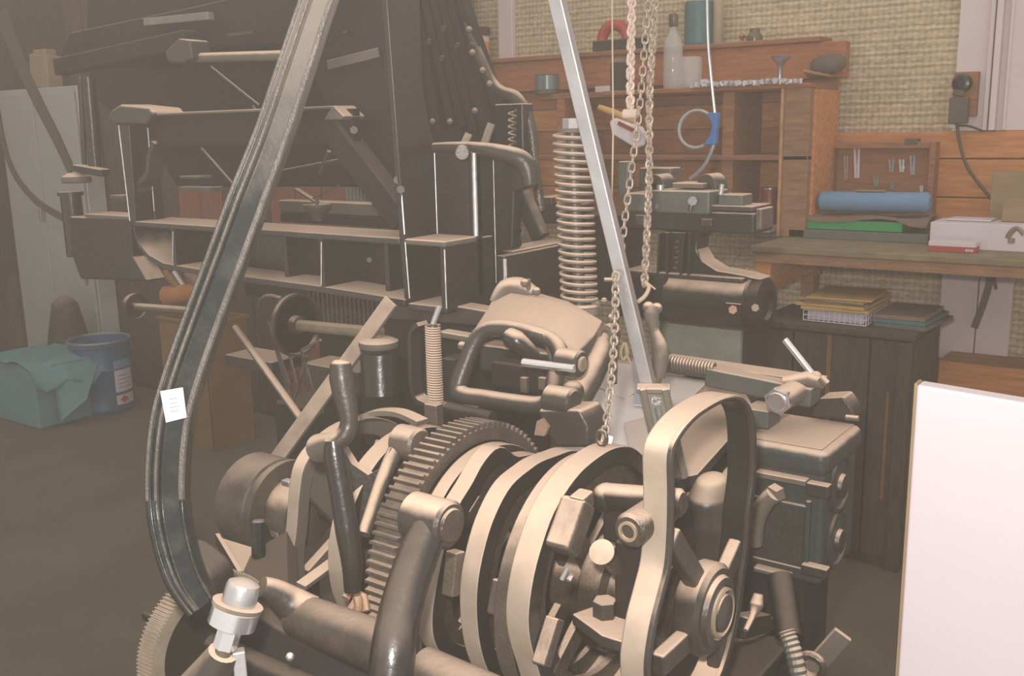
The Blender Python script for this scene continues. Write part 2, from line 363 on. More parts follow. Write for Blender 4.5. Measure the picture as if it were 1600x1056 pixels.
# blue barrel
c = PZ(166, 638, 0); r = 44 / FPX * (c - CAM).dot(FW); zt = PY(160, 531, c.y).z
br = T('chemical_barrel', 'blue steel drum with white labels and pale rolled rim, on the floor at left', 'drum')
P('body', MB().lathe((c.x, c.y, 0), (0, 0, 1), [(r * .96, 0), (r, .012), (r, .03), (r * .98, .04), (r * .98, zt * .6), (r, zt * .62), (r * .98, zt * .64), (r * .98, zt - .03), (r * 1.03, zt - .025), (r * 1.03, zt), (r * .97, zt), (r * .95, zt - .05), (0, zt - .05)], 48), 'barrel', br)
P('rim', MB().tube([(c.x + r * 1.02 * math.cos(t * PI / 24), c.y + r * 1.02 * math.sin(t * PI / 24), zt) for t in range(48)], .009, 8, closed=True), 'barrel_rim', br)
P('ring_band', MB().tube([(c.x + r * 1.0 * math.cos(t * PI / 24), c.y + r * 1.0 * math.sin(t * PI / 24), zt * .62) for t in range(48)], .006, 6, closed=True), 'barrel', br)
def curved(ang0, ang1, z0, z1, rr, mat, par, nm='label_patch', n=8, lab=None):
    m = MB(); vo = []
    for i in range(n + 1):
        t = ang0 + (ang1 - ang0) * i / n
        for q in (rr, rr + .0025):
            for z in (z0, z1): vo.append((c.x + q * math.cos(t), c.y + q * math.sin(t), z))
    fs = [(0, 1, 3, 2), (n * 4, n * 4 + 2, n * 4 + 3, n * 4 + 1)]
    for i in range(n):
        k = i * 4; fs += [(k + 2, k + 3, k + 7, k + 6), (k, k + 4, k + 5, k + 1), (k + 1, k + 5, k + 7, k + 3), (k, k + 2, k + 6, k + 4)]
    return P(nm, m.add(vo, fs), mat, par, label=lab)
va = math.atan2(-c.y, -c.x)       # towards the camera
a0 = va + .38; a1 = va + 1.15
curved(a0, a1, zt * .30, zt * .62, r, 'white', br, lab='white upper label')
curved(a0, a1, zt * .62, zt * .74, r, 'bluefoam', br)
L2 = curved(a0, a1, zt * .12, zt * .255, r, 'white', br, lab='white hazard label')
am = (a0 + a1) / 2 - .1; q = r + .004
curv = [(am - .17, .19), (am, .245), (am + .17, .19), (am, .135)]
P('hazard_diamond', MB().prism([(c.x + q * math.cos(t), c.y + q * math.sin(t), zt * z) for t, z in curv], (math.cos(am) * .002, math.sin(am) * .002, 0)), 'red', L2)
for i in range(4): curved(a0 + .1, a1 - .12 - .1 * (i % 2), zt * (.36 + .055 * i), zt * (.367 + .055 * i), r + .002, 'greybook', br, 'print_line')
fin(br)
# pale blue-green box with a rag over it, extreme left
bb = T('draped_box', 'pale blue-green box with folded cloth over it, floor at extreme left', 'box')
a = PZ(62, 672, 0); 
P('box_body', MB().box((a.x - .55, a.y, 0), (a.x, a.y + .4, PY(62, 578, a.y).z)), 'aqua', bb, bevel=.01)
zt2 = PY(62, 578, a.y).z
cl = MB(); g = 9; vs = []
for i in range(g):
    for j in range(g):
        x = a.x - .40 + .47 * i / (g - 1); y = a.y - .02 + .42 * j / (g - 1)
        over = max(0, x - a.x); z = zt2 + .012 + .012 * math.sin(i * 1.7 + j) - over * 1.6 * (1 + .3 * math.sin(j * 1.4))
        vs.append((x - over * .3 * math.sin(j), y, max(z, .03)))
cl.add(vs + [(x, y, z - .008) for x, y, z in vs], [(i * g + j, (i + 1) * g + j, (i + 1) * g + j + 1, i * g + j + 1) for i in range(g - 1) for j in range(g - 1)] + [(81 + i * g + j, 81 + i * g + j + 1, 81 + (i + 1) * g + j + 1, 81 + (i + 1) * g + j) for i in range(g - 1) for j in range(g - 1)])
P('cloth', cl, 'aqua', bb, smooth=60)
P('hanging_corner', MB().prism([V((a.x + .01, a.y + .1, zt2)), V((a.x + .01, a.y + .38, zt2)), V((a.x + .14, a.y + .20, zt2 - .19)), V((a.x + .04, a.y + .1, zt2 - .3))], (.008, -.008, 0)), 'aqua', bb)
fin(bb)
TM('dark_bag', MB().lathe(PZ(118, 622, 0), (0, 0, 1), [(.13, 0), (.15, .05), (.13, .25), (.10, .42), (.07, .56), (.03, .6)], 16), 'black_flat', 'dark brown sack slumped behind the blue drum', 'sack')
TM('leaning_board', MB().plY([(11, 435), (22, 430), (38, 560), (44, 600), (11, 600)], 2.85, .02), 'panel_brown', 'narrow brown board leaning by the pale box at far left', 'board')
# yellow bin with tools
yb = T('yellow_bin', 'yellow rectangular bin behind the curved black lever', 'bin')
p = PY(247, 497, 2.85); q = PY(318, 497, 2.85)
m = MB(); x0, x1, y0, y1, z1 = p.x, q.x, 2.85, 3.1, p.z
m.box((x0, y0, 0), (x1, y0 + .012, z1)).box((x0, y1 - .012, 0), (x1, y1, z1)).box((x0, y0, 0), (x0 + .012, y1, z1)).box((x1 - .012, y0, 0), (x1, y1, z1)).box((x0, y0, 0), (x1, y1, .012))
P('body', m, 'yellow', yb, bevel=.004); P('rim', MB().tube([(x0, y0, z1), (x1, y0, z1), (x1, y1, z1), (x0, y1, z1)], .012, 8, closed=True), 'yellow', yb); fin(yb)
# items lying on top of the bin: they stand in it
def stick(name, p, q, r, mat, label, cat, r2=None): TM(name, MB().tube(smoothpath([p, (V(p) + V(q)) / 2, q], 4), lerpn([r, r2 or r], 9), 10), mat, label, cat)
stick('orange_bottle', PY(262, 462, 2.92), PY(330, 452, 2.95), .052, 'orange', 'orange plastic bottle lying across the yellow bin', 'bottle', .035)
stick('hand_tool', PY(258, 425, 2.92), PY(282, 455, 2.92), .02, 'yellow', 'yellow tool handle above the orange bottle', 'tool')
stick('red_rag_roll', PY(238, 424, 2.92), PY(252, 430, 2.92), .03, 'red', 'small red roll left of the yellow tool handle', 'roll')
stick('grey_tool', PY(272, 425, 2.94), PY(292, 455, 2.94), .014, 'steel', 'grey steel tool standing between the yellow handle and curved lever', 'tool')
stick('pale_glove', PY(296, 425, 2.94), PY(330, 462, 2.94), .03, 'rag_brown', 'crumpled pale work glove beside the grey tool', 'glove')

# ================================================================== WORKBENCH AND SHELVES AT THE RIGHT
BZ = 1.075; BY = 3.3
def onb(px, py, Y): return PY(px, py, Y)
wb = T('workbench', 'long worn brown wooden workbench along the back wall, at right', 'workbench')
bx0 = PY(1172, 380, BY).x
P('benchtop', MB().box((bx0, BY, BZ - .022), (1.3, WY - .04, BZ)), 'benchtop', wb, bevel=.004)
P('apron', MB().box((bx0 + .005, BY + .008, BZ - .058), (1.3, BY + .035, BZ - .022)), 'wood_grey', wb, bevel=.003)
P('end_board', MB().box((bx0 + .005, BY + .035, BZ - .058), (bx0 + .03, WY - .04, BZ - .022)), 'wood_dark', wb, bevel=.003)
P('leg', MB().box((bx0 + .01, BY + .03, 0), (bx0 + .065, BY + .09, BZ - .022)), 'wood', wb, bevel=.004)
P('leg', MB().box((PY(1255, 400, WY - .1).x, WY - .12, 0), (PY(1276, 400, WY - .1).x, WY - .05, BZ - .022)), 'wood_dark', wb, bevel=.004)
P('leg', MB().box((.9, BY + .03, 0), (.97, BY + .1, BZ - .022)), 'wood', wb, bevel=.004)
a = PY(1192, 440, BY + .1); b = PY(1272, 403, WY - .14)
P('brace', MB().bar((a.x, BY + .09, a.z - .01), (b.x, WY - .13, b.z - .01), .03, .075), 'wood', wb, bevel=.003)
P('brace', MB().box((bx0 + .07, WY - .13, BZ - .17), (PY(1262, 400, WY - .1).x, WY - .1, BZ - .06)), 'wood_dark', wb, bevel=.003)
fin(wb)
# dark crate cabinet under the bench
cr = T('dark_cabinet', 'low blackened wooden cabinet with boarded front, papers lie on its top', 'cabinet')
cz = .822; cX1 = -.795; cX0 = PY(1184, 510, 3.28).x; cy0 = 3.28; cy1 = 3.62
P('top', MB().box((cX0 - .01, cy0 - .015, cz - .022), (cX1 + .012, cy1 + .01, cz)), 'crate_dark', cr, bevel=.003)
P('carcass', MB().box((cX0, cy0 + .022, .0), (cX1, cy1, cz - .022)), 'crate_dark', cr, bevel=.003)
w = cX1 - cX0; n = 4
for i in range(n):
    P('plank', MB().box((cX0 + w * i / n + .003, cy0, .04), (cX0 + w * (i + 1) / n - .003, cy0 + .022, cz - .03)), 'crate_dark', cr, bevel=.003)
P('corner_strip', MB().box((PY(1292, 560, cy0).x, cy0 - .006, .05), (PY(1299, 560, cy0).x, cy0 + .002, cz - .03)), 'burnt', cr, bevel=.001)
P('corner_strip', MB().box((PY(1386, 600, cy0).x, cy0 - .006, .25), (PY(1391, 600, cy0).x, cy0 + .002, cz - .2)), 'burnt', cr, bevel=.001)
P('corner_strip', MB().box((PY(1400, 600, cy0).x, cy0 - .01, .0), (cX1 + .003, cy0 + .002, cz - .03)), 'crate_dark', cr, bevel=.002)
for i in range(3):
    y = cy0 + .03 + i * (cy1 - cy0 - .03) / 3
    P('side_plank', MB().box((cX1 - .001, y + .002, .03), (cX1 + .008, y + (cy1 - cy0 - .03) / 3 - .002, cz - .03)), 'crate_dark', cr, bevel=.002)
fin(cr)
# papers and folders stacked on it
def sheet(name, x0, x1, y0, y1, z, h, rot, mat, label, cat, group=None, bevel=.002):
    c = V(((x0 + x1) / 2, (y0 + y1) / 2, z + h / 2))
    return TM(name, MB().box((x0, y0, z), (x1, y1, z + h), Matrix.Rotation(rot, 3, 'Z'), c), mat, label, cat, group, bevel=bevel)
sx0 = PZ(1262, 498, cz).x; sx1 = PZ(1372, 500, cz).x; sy = cy0 + .04
bk = T('wire_tray', 'low white wire letter tray under the yellow envelopes on dark cabinet', 'tray')
m = MB(); x0, x1, y0, y1 = sx0, sx1, sy, sy + .24
for k in range(3): m.tube([(x0, y0, cz + .004 + k * .018), (x1, y0, cz + .004 + k * .018), (x1, y1, cz + .004 + k * .018), (x0, y1, cz + .004 + k * .018)], .0022, 6, closed=True)
for i in range(13): m.tube([(x0 + (x1 - x0) * i / 12, y0, cz + .004), (x0 + (x1 - x0) * i / 12, y0, cz + .042)], .0018, 5)
for i in range(10): m.tube([(x1, y0 + (y1 - y0) * i / 9, cz + .004), (x1, y0 + (y1 - y0) * i / 9, cz + .042)], .0018, 5)
P('wires', m, 'white', bk); fin(bk)
sheet('paper_stack', sx0 + .01, sx1 - .01, y0 + .01, y1 - .01, cz + .006, .030, 0, 'papers', 'stack of loose white papers lying in the wire tray', 'papers')
z = cz + .044
for i, (dx, w_, h, mat, lab) in enumerate(((0, .0, .010, 'kraft', 'lowest of the yellow envelopes, resting on the wire tray'), (-.014, .006, .012, 'kraft', 'thick creased yellow envelope second from the bottom of pile'), (.006, -.01, .006, 'rag_brown', 'thin dull brown folder between the yellow and buff envelopes'), (-.006, 0, .008, 'card', 'buff folder near the top of the pile'), (.012, -.012, .006, 'kraft', 'topmost yellow folder of the pile on dark cabinet'))):
    sheet('envelope', sx0 - .01 + dx, sx1 + .005 + dx + w_, y0 - .01, y1 + .02, z, h, .03 * (-1) ** i * (i + 1) * .5, mat, lab, 'envelope', 'envelopes and folders on the dark cabinet'); z += h + .0008
z = cz
for i, (mat, lab) in enumerate((('greybook', 'grey folder at the bottom of the right-hand pile'), ('teal', 'blue-green folder edge in the right-hand pile'), ('rag_brown', 'brown folder on top of the right-hand pile'))):
    sheet('folder', sx1 + .03 - .008 * i, sx1 + .20 - .01 * i, y0 + .02, y1 + .04, z, .014, -.12 + .06 * i, mat, lab + ' on dark cabinet', 'folder', 'folders in the right-hand pile'); z += .0146
# hanging black straps in front of the white panel
for p, lab in (([(1548, 402), (1546, 440), (1536, 475), (1522, 512)], 'long black strap hanging below the bench before white panel'), ([(1550, 402), (1552, 425), (1556, 452)], 'short black strap hanging right of the long one')):
    pts = smoothpath([PY(x, y, WY - .09) for x, y in p], 5)
    hw = .012 if len(p) == 4 else .006
    TM('hanging_strap', MB().sweep(pts, [(-hw, -.002), (hw, -.002), (hw, .002), (-hw, .002)], (0, -1, 0)), 'strap', lab, 'strap', 'black straps hanging below the bench')

# ---- shelf unit
SF = 3.60
su = T('shelf_unit', 'wooden shelf unit with open bays standing on bench against the wall', 'shelves')
uz1 = PY(1180, 127, SF).z; ux0 = max(PY(765, 200, 3.86).x, cx1 + .03); ux1 = PY(1302, 150, 3.85).x; px1 = PY(1262, 250, SF).x; px0 = PY(1222, 250, SF).x
zr0 = PY(1000, 135, 3.84).z; zr1 = PY(1000, 84, 3.84).z
zm = PY(1100, 243, 3.6).z
# back planks
zs = [BZ, BZ + (zm - BZ) * .5, zm - .01, zm + (zr0 - zm) * .35, zm + (zr0 - zm) * .7, zr0]
for i in range(5): P('plank', MB().box((ux0, 3.90, zs[i] + .002), (ux1, 3.915, zs[i + 1] - .002)), ('wood', 'wood', 'wood_red', 'wood', 'wood_red')[i], su, bevel=.002)
P('riser_board', MB().box((ux0, 3.84, zr0), (ux1 + .04, 3.90, zr1)), 'wood_red', su, bevel=.004)
P('top_board', MB().box((ux0 - .02, 3.82, zr1), (ux1 - .05, 3.96, zr1 + .02)), 'wood_dark', su, bevel=.004)
P('shelf', MB().box((PY(830, 140, 3.6).x - .0, 3.66, uz1 - .035), (px1, 3.9, uz1 - .012)), 'wood_dark', su, bevel=.003)
P('shelf', MB().box((PY(1120, 127, SF).x - .5, SF, uz1 - .03), (px1, 3.66, uz1 - .012)), 'wood_red', su, bevel=.003)
P('shelf', MB().box((PY(830, 240, 3.62).x, 3.60, zm - .018), (px1, 3.9, zm)), 'wood_dark', su, bevel=.003)
P('post', MB().box((px0, SF, BZ), (px1, SF + .04, uz1 - .03)), 'wood_grey', su, bevel=.004)
P('post_edge', MB().box((px0 - .012, SF - .005, BZ), (px0, SF + .05, uz1 - .03)), 'wood_end', su, bevel=.003)
P('side_panel', MB().box((px1 - .012, SF + .04, BZ), (px1 + .008, 3.9, uz1 - .035)), 'wood', su, bevel=.003)
P('divider', MB().box((PY(1127, 250, 3.62).x, 3.62, BZ), (PY(1145, 250, 3.62).x, 3.9, uz1 - .035)), 'wood_dark', su, bevel=.003)
P('divider', MB().box((PY(866, 200, 3.64).x, 3.66, BZ), (PY(872, 200, 3.64).x + .02, 3.9, uz1 - .035)), 'wood_red', su, bevel=.003)
fin(su)
# crinkled foil strip along the shelf front
m = MB(); x = PY(1082, 125, SF).x; xe = PY(1257, 125, SF).x; pts = []
while x < xe: pts.append((x, SF - .01 + random.uniform(-.004, .004), uz1 - .004 + random.uniform(-.004, .004))); x += .008
for i in range(len(pts) - 1): m.bar(pts[i], pts[i + 1], .02 + random.uniform(0, .012), .012 + random.uniform(0, .008))
TM('foil_strip', m, 'foil', 'crinkled silver foil strip along the front edge of upper shelf', 'foil')

def jar(name, px, py, Y, hw, hpx, mat, label, cat, prof=None, parts=()):
    """round thing standing with its base at pixel (px, py) on plane Y; hw half width px, hpx height px"""
    b = PY(px, py, Y); d = (b - CAM).dot(FW); r = hw / FPX * d; h = hpx / FPX * d * 1.01
    t = T(name, label, cat)
    pr = prof or [(.92, 0), (1, .03), (1, .94), (.9, 1), (0, 1)]
    P('body', MB().lathe(b, ZZ, [(a * r, z * h) for a, z in pr], 28), mat, t)
    for nm, mt, pp in parts: P(nm, MB().lathe(b, ZZ, [(a * r, z * h) for a, z in pp], 28), mt, t)
    return fin(t)
zt = zr1 + .02
def onz(px, Y, z):     # pixel y at which plane Y meets height z: returns point
    p = PY(px, 300, Y); return V((p.x, Y, z))
def jz(name, px, Y, z, r, h, mat, label, cat, prof=None, parts=()):
    b = onz(px, Y, z); t = T(name, label, cat)
    pr = prof or [(.92, 0), (1, .03), (1, .94), (.9, 1), (0, 1)]
    P('body', MB().lathe(b, ZZ, [(a * r, zz * h) for a, zz in pr], 28), mat, t)
    for nm, mt, pp in parts: P(nm, MB().lathe(b, ZZ, [(a * r, zz * h) for a, zz in pp], 28), mt, t)
    return fin(t)
jz('storage_jar', 757, 3.89, zt, .042, .15, 'amber', 'jar of amber contents with a dark lid on the top board', 'jar', [(.85, 0), (1, .06), (1, .7), (.9, .76), (0, .76)], (('lid', 'black_flat', [(1.12, .78), (1.15, .82), (1.15, 1), (.9, 1.04), (0, 1.04)]), ('content_band', 'white', [(1.01, .56), (1.01, .7), (.98, .7), (.98, .56)])))
jz('thread_spool', 1087, 3.88, zt, .058, .17, 'teal', 'large teal spool of cord on top board beside the hanging cable', 'spool', [(.95, 0), (1, .03)] + [(1 + .015 * (i % 2), .05 + .9 * i / 24) for i in range(25)] + [(.98, 1), (0, 1)], (('core', 'white', [(.3, 1), (.3, 1.12), (0, 1.12)]),))
jz('cord_bobbin', 1116, 3.90, zt, .022, .19, 'rope', 'thin pale upright bobbin right of the teal spool', 'bobbin')
m = MB().tube([onz(960, 3.86, zt + .045) + V((math.cos(a) * .062, 0, math.sin(a) * .062)) for a in [i * PI / 12 for i in range(24)]], .024, 10, closed=True)
TM('red_roll', m, 'red', 'red ring-shaped tape roll standing on the dark box', 'roll')
TM('dark_box', MB().box((onz(927, 3.83, 0).x, 3.825, zt), (onz(1002, 3.83, 0).x, 3.885, zt + .045)), 'black_flat', 'long dark box on the top board under the red roll', 'box', bevel=.004)
z_s = uz1 - .012
gb = T('glass_bottle', 'tall clear glass bottle with dark neck standing on upper shelf', 'bottle')
b = onz(1049, 3.66, z_s)
P('body', MB().lathe(b, ZZ, [(.035, 0), (.038, .01), (.038, .16), (.03, .19), (.014, .22), (.012, .245), (0, .245)], 28), 'glass', gb)
P('neck_cap', MB().lathe(b, ZZ, [(.016, .235), (.018, .24), (.018, .28), (.012, .285), (0, .285)], 20), 'brown_glass', gb)
fin(gb)
jz('clear_jar', 1076, 3.70, z_s, .045, .12, 'glass', 'wide clear jar on the upper shelf behind the blue-taped cable', 'jar')
TM('crumpled_foil', MB().ball(onz(1098, 3.64, z_s + .016), .018, 10, (1.5, 1, .9)), 'foil', 'small crumpled foil ball on the upper shelf beside the cable', 'foil')
jz('metal_tin', 857, 3.68, z_s, .052, .082, 'greypaint', 'short grey-green metal tin left of the steel bar on the shelf', 'tin', [(.96, 0), (1, .03), (1, .1), (.98, .12), (.98, .9), (1, .93), (1, 1), (.92, 1), (.92, .97), (0, .97)], (('band', 'barrel_rim', [(1.01, .25), (1.01, .95), (.985, .95), (.985, .25)]),))
jz('dark_bottle', 967, 3.72, z_s, .036, .135, 'black_flat', 'dark bottle with a pale stripe behind the hanging string', 'bottle', [(.9, 0), (1, .04), (1, .85), (.7, .95), (.4, 1), (0, 1)])
TM('small_carton', MB().box((onz(930, 3.68, 0).x, 3.68, z_s), (onz(952, 3.68, 0).x, 3.74, z_s + .024)), 'white', 'small flat white carton left of the dark bottle', 'carton', bevel=.002)
jz('metal_funnel', 1212, 3.66, z_s, .02, .10, 'steel', 'small steel funnel stand on the shelf end beyond foil', 'funnel', [(1.3, 0), (1.3, .06), (.45, .14), (.4, .6), (.8, .75), (1.7, .96), (1.75, 1), (0, 1)])
TM('dark_glove', MB().ball(onz(1283, 3.80, zr0 + .045), .05, 14, (1.3, .8, .75)).ball(onz(1298, 3.80, zr0 + .05), .03, 12, (1.3, .8, 1.1)), 'strap', 'dark crumpled glove at the right end of the shelf unit', 'glove')
TM('pale_scrap', MB().plZ([(1255, 108), (1305, 118), (1304, 124), (1262, 118)], zr0 + .01, .008), 'wood_end', 'pale wood scrap under the dark glove', 'wood scrap')
TM('ink_pot', MB().lathe(onz(1172, 3.88, zt - .02), ZZ, [(.03, 0), (.032, .01), (.032, .04), (.02, .055), (.02, .07), (0, .07)], 20), 'brown_glass', 'small brown ink pot on the top board right of spool', 'pot')
TM('turned_peg', MB().lathe(onz(1153, 3.88, zt - .02), ZZ, [(.018, 0), (.018, .02), (.006, .03), (.014, .045), (0, .06)], 16), 'wood_dark', 'little brown turned peg left of the ink pot', 'knob')
# items in the bays
jz('paint_can', 1203, 3.75, BZ, .0345, .172, 'redcan', 'tall red printed can standing on bench left of the post', 'can', [(.98, 0), (1, .01), (1, .985), (.95, 1), (0, 1)], (('rim', 'steel', [(1.03, .97), (1.03, 1.0), (.96, 1.0), (.96, .97)]), ('base_rim', 'steel', [(1.03, 0), (1.03, .03), (.96, .03), (.96, 0)])))
b = onz(1203, 3.75, BZ)
va2 = math.atan2(-b.y, -b.x)
def canband(z0, z1, a0, a1, mat, nm, lab):
    c2 = b; m = MB(); n = 8; vo = []
    for i in range(n + 1):
        t = va2 + a0 + (a1 - a0) * i / n
        for q in (.0348, .0360):
            for z in (z0, z1): vo.append((c2.x + q * math.cos(t), c2.y + q * math.sin(t), BZ + z))
    fs = [(0, 1, 3, 2), (n * 4, n * 4 + 2, n * 4 + 3, n * 4 + 1)]
    for i in range(n):
        k = i * 4; fs += [(k + 2, k + 3, k + 7, k + 6), (k, k + 4, k + 5, k + 1), (k + 1, k + 5, k + 7, k + 3), (k, k + 2, k + 6, k + 4)]
    m.add(vo, fs); can = [o for o in COL.objects if o.name == 'paint_can'][0]
    for i, v in enumerate(m.v): m.v[i] = tuple(V(v) - can.location)
    P(nm, m, mat, can, label=lab)
canband(.05, .12, -.9, -.1, 'card', 'printed_panel', 'buff printed panel')
canband(.005, .03, -1.5, 1.5, 'white', 'white_band', 'pale lower band')
# wooden tray standing up, with clips inside
tr = T('type_tray', 'upright shallow brown wooden tray with metal clips on the bench', 'tray')
tY = 3.84
x0 = PY(1293, 265, tY).x; x1 = PY(1460, 265, tY).x; z0 = BZ; z1 = PY(1380, 222, tY).z
P('back_panel', MB().box((x0, tY + .05, z0), (x1, tY + .06, z1)), 'wood_dark', tr)
for nm, a_, b_ in (('side', (x0, tY, z0), (x0 + .022, tY + .05, z1)), ('side', (x1 - .022, tY, z0), (x1, tY + .05, z1)), ('rail', (x0 + .022, tY, z1 - .024), (x1 - .022, tY + .05, z1)), ('rail', (x0 + .022, tY, z0), (x1 - .022, tY + .05, z0 + .02))):
    P(nm, MB().box(a_, b_), 'wood_dark', tr, bevel=.003)
P('hinge_plate', MB().box((PY(1413, 220, tY).x, tY - .002, z1 - .01), (PY(1434, 220, tY).x, tY + .04, z1 + .012)), 'strap', tr, bevel=.002)
fin(tr)
for i, (x, y, w_, h, mat, lab) in enumerate(((1339, 255, 9, 46, 'white', 'tall bright white clip in the wooden tray'), (1322, 262, 6, 38, 'steel', 'dim grey clip left of the white clip'), (1369, 283, 7, 18, 'steel', 'small silver clip low in the middle of tray'), (1393, 259, 8, 20, 'steel', 'left one of the pair of silver clips at tray right'), (1409, 259, 8, 20, 'bright_steel', 'right one of the pair of silver clips at tray right'), (1426, 258, 8, 30, 'steel', 'faint grey clip nearest the right side of the tray'), (1394, 290, 6, 12, 'steel', 'tiny dull clip just above the blue roll'), (1440, 295, 5, 11, 'white', 'tiny white tag low at the right of the tray'))):
    Y = tY + .044; m = MB()
    for sx in (-1, 1): m.bar(PY(x + sx * w_ * .35, y - h / 2, Y), PY(x + sx * w_ * .22, y + h / 2, Y), w_ * .45 * 3.9 / FPX * .9, .004, (0, -1, 0))
    m.bar(PY(x - w_ * .4, y + h * .12, Y - .002), PY(x + w_ * .4, y + h * .12, Y - .002), .008, .004, (0, -1, 0))
    TM('metal_clip', m, mat, lab, 'clip', 'clips in the wooden tray')
# books, roll and boxes on the bench
def slab(name, pxl, pxr, Y, dep, z, h, mat, label, cat, rot=0, bevel=.003, **k):
    a_ = onz(pxl, Y, z); b_ = onz(pxr, Y, z)
    return TM(name, MB().box((a_.x, Y, z), (b_.x, Y + dep, z + h), Matrix.Rotation(rot, 3, 'Z')), mat, label, cat, bevel=bevel, **k)
slab('grey_ledger', 1234, 1455, 3.60, .2, BZ, .032, 'greybook', 'long flat blue-grey ledger lying on bench under the green board', 'ledger')
gz = BZ + .033
slab('green_board', 1240, 1413, 3.62, .18, gz, .036, 'green', 'bright green flat box lying on the blue-grey ledger', 'box')
gr = MB(); g = 10; xa = onz(1243, 3.62, 0).x; xb = onz(1452, 3.62, 0).x; vs = []
for i in range(g):
    for j in range(5):
        x = xa + (xb - xa) * i / (g - 1); vs.append((x, 3.612 + .19 * j / 4, gz + .040 + .006 * math.sin(i * 1.3 + j) + (-.016 * max(0, math.sin(i * .9)) if j == 0 else 0)))
gr.add(vs + [(x, y, z + .009) for x, y, z in vs], [(i * 5 + j, i * 5 + j + 1, (i + 1) * 5 + j + 1, (i + 1) * 5 + j) for i in range(g - 1) for j in range(4)] + [(50 + i * 5 + j, 50 + (i + 1) * 5 + j, 50 + (i + 1) * 5 + j + 1, 50 + i * 5 + j + 1) for i in range(g - 1) for j in range(4)] + [(i * 5, (i + 1) * 5, 50 + (i + 1) * 5, 50 + i * 5) for i in range(g - 1)])
TM('brown_rag', gr, 'rag_brown', 'dull brown cloth spread over the green box', 'cloth', smooth=60)
a_ = PY(1280, 314, 3.70); b_ = PY(1454, 317, 3.70); rz = gz + .05 + .04
br_ = T('blue_roll', 'thick pale blue foam roll lying on the brown cloth', 'roll')
P('roll', MB().cyl((a_.x, 3.70, a_.z), (b_.x, 3.70, b_.z), .037, n=32, c=.012), 'bluefoam', br_)
P('slip', MB().box((PY(1335, 304, 3.67).x, 3.685, b_.z + .036), (PY(1380, 304, 3.67).x, 3.715, b_.z + .042)), 'card', br_, label='buff paper slip on top')
fin(br_)
wbx = slab('white_box', 1457, 1640, 3.50, .17, BZ, .086, 'white', 'large flat white box on the bench near the right edge', 'box')
slab('white_envelope', 1482, 1552, 3.56, .1, BZ + .087, .006, 'white', 'white envelope lying on top of the large white box', 'envelope')
rb = T('red_white_box', 'small flat red and white box in front of the large white box', 'box')
a_ = onz(1457, 3.41, 0).x; b_ = onz(1531, 3.41, 0).x
P('body', MB().box((a_, 3.405, BZ), (b_, 3.475, BZ + .018)), 'red', rb, bevel=.002)
P('lid', MB().box((a_ - .001, 3.404, BZ + .018), (b_ + .001, 3.476, BZ + .034)), 'white', rb, bevel=.002)
m = MB()
for i in range(4): m.box((b_ - .028 + i * .006, 3.403, BZ + .005), (b_ - .024 + i * .006, 3.4049, BZ + .013))
P('print', m, 'white', rb); fin(rb)
slab('cardboard_box', 1548, 1640, 3.72, .12, BZ + .0, .24, 'card', 'brown cardboard box behind the white box at right edge', 'box')
slab('kraft_block', 1568, 1640, 3.58, .08, BZ + .087, .072, 'card', 'small buff block on the white box at right edge', 'block')
TM('brass_clamp', MB().tube(smoothpath([PY(1574, 372, 3.36), PY(1580, 362, 3.36), PY(1590, 356, 3.36), PY(1600, 366, 3.36)], 4), .008, 8).box(PY(1574, 380, 3.35), PY(1586, 372, 3.38)), 'brass', 'small brass clamp before the white box at far right', 'clamp')
# ---- socket on the wall, plug and cords
so = T('wall_socket', 'black round socket on a wooden wall plate beside white casing', 'socket')
P('plate', MB().bx(1489, 112, 1527, 182, WY - .06, .03), 'wood_dark', so, bevel=.003)
c_ = PY(1504, 130, WY - .06)
P('socket_face', MB().lathe(c_, (0, -1, 0), [(.034, 0), (.034, .015), (.028, .028), (.016, .03), (.014, .024), (0, .024)], 24), 'black_clean', so)
fin(so)
TM('power_adapter', MB().bx(1482, 152, 1511, 193, WY - .10, .04).cyl(PY(1497, 150, WY - .08), PY(1500, 140, WY - .08), .02), 'strap', 'black plug adapter hanging below the round wall socket', 'plug', bevel=.004)
TM('white_plug', MB().bx(1484, 194, 1496, 200, WY - .08, .03), 'white', 'tiny white plug under the black adapter', 'plug', bevel=.002)
TM('wall_cable', MB().tube(smoothpath([PY(1495, 193, WY - .08), PY(1500, 225, WY - .07), PY(1512, 262, WY - .07), PY(1540, 300, WY - .08), PY(1560, 325, WY - .1), PY(1563, 345, WY - .15)], 6), .006, 8), 'darkcord', 'dark cord hanging from black adapter down the wooden planks', 'cord')
TM('short_cable', MB().tube(smoothpath([PY(1497, 196, WY - .08), PY(1515, 197, WY - .09), PY(1536, 205, WY - .07)], 6), .004, 8), 'darkcord', 'short dark cord lying along the top plank below casing', 'cord')

# ---- big white board in the right foreground
fb = T('white_board', 'large blank white board standing close by at the right edge', 'board')
Yb = 1.35
p1 = PY(1432, 601, Yb); p2 = PY(1640, 620, Yb); p3 = PY(1402, 1056, Yb)
dirv = (p3 - p1) / (p1.z - p3.z)
bl = p1 + dirv * (p1.z - .0)
e = V((.7, 0, -.03))
P('sheet', MB().prism([p1, p1 + e, bl + e + V((0, 0, .03)), bl], (0, .03, 0)), 'white', fb, bevel=.004)
P('edge_strip', MB().prism([p1 + V((-.004, .006, 0)), p1 + V((0, .006, 0)), bl + V((0, .006, 0)), bl + V((-.004, .006, 0))], (0, .024, 0)), 'card', fb)
fin(fb)

# ================================================================== THE MACHINE
AY, AZ = 1.115, .87
XF, YF, YW, XR = -1.279, 1.418, 1.515, -1.18
ZS = 1.295
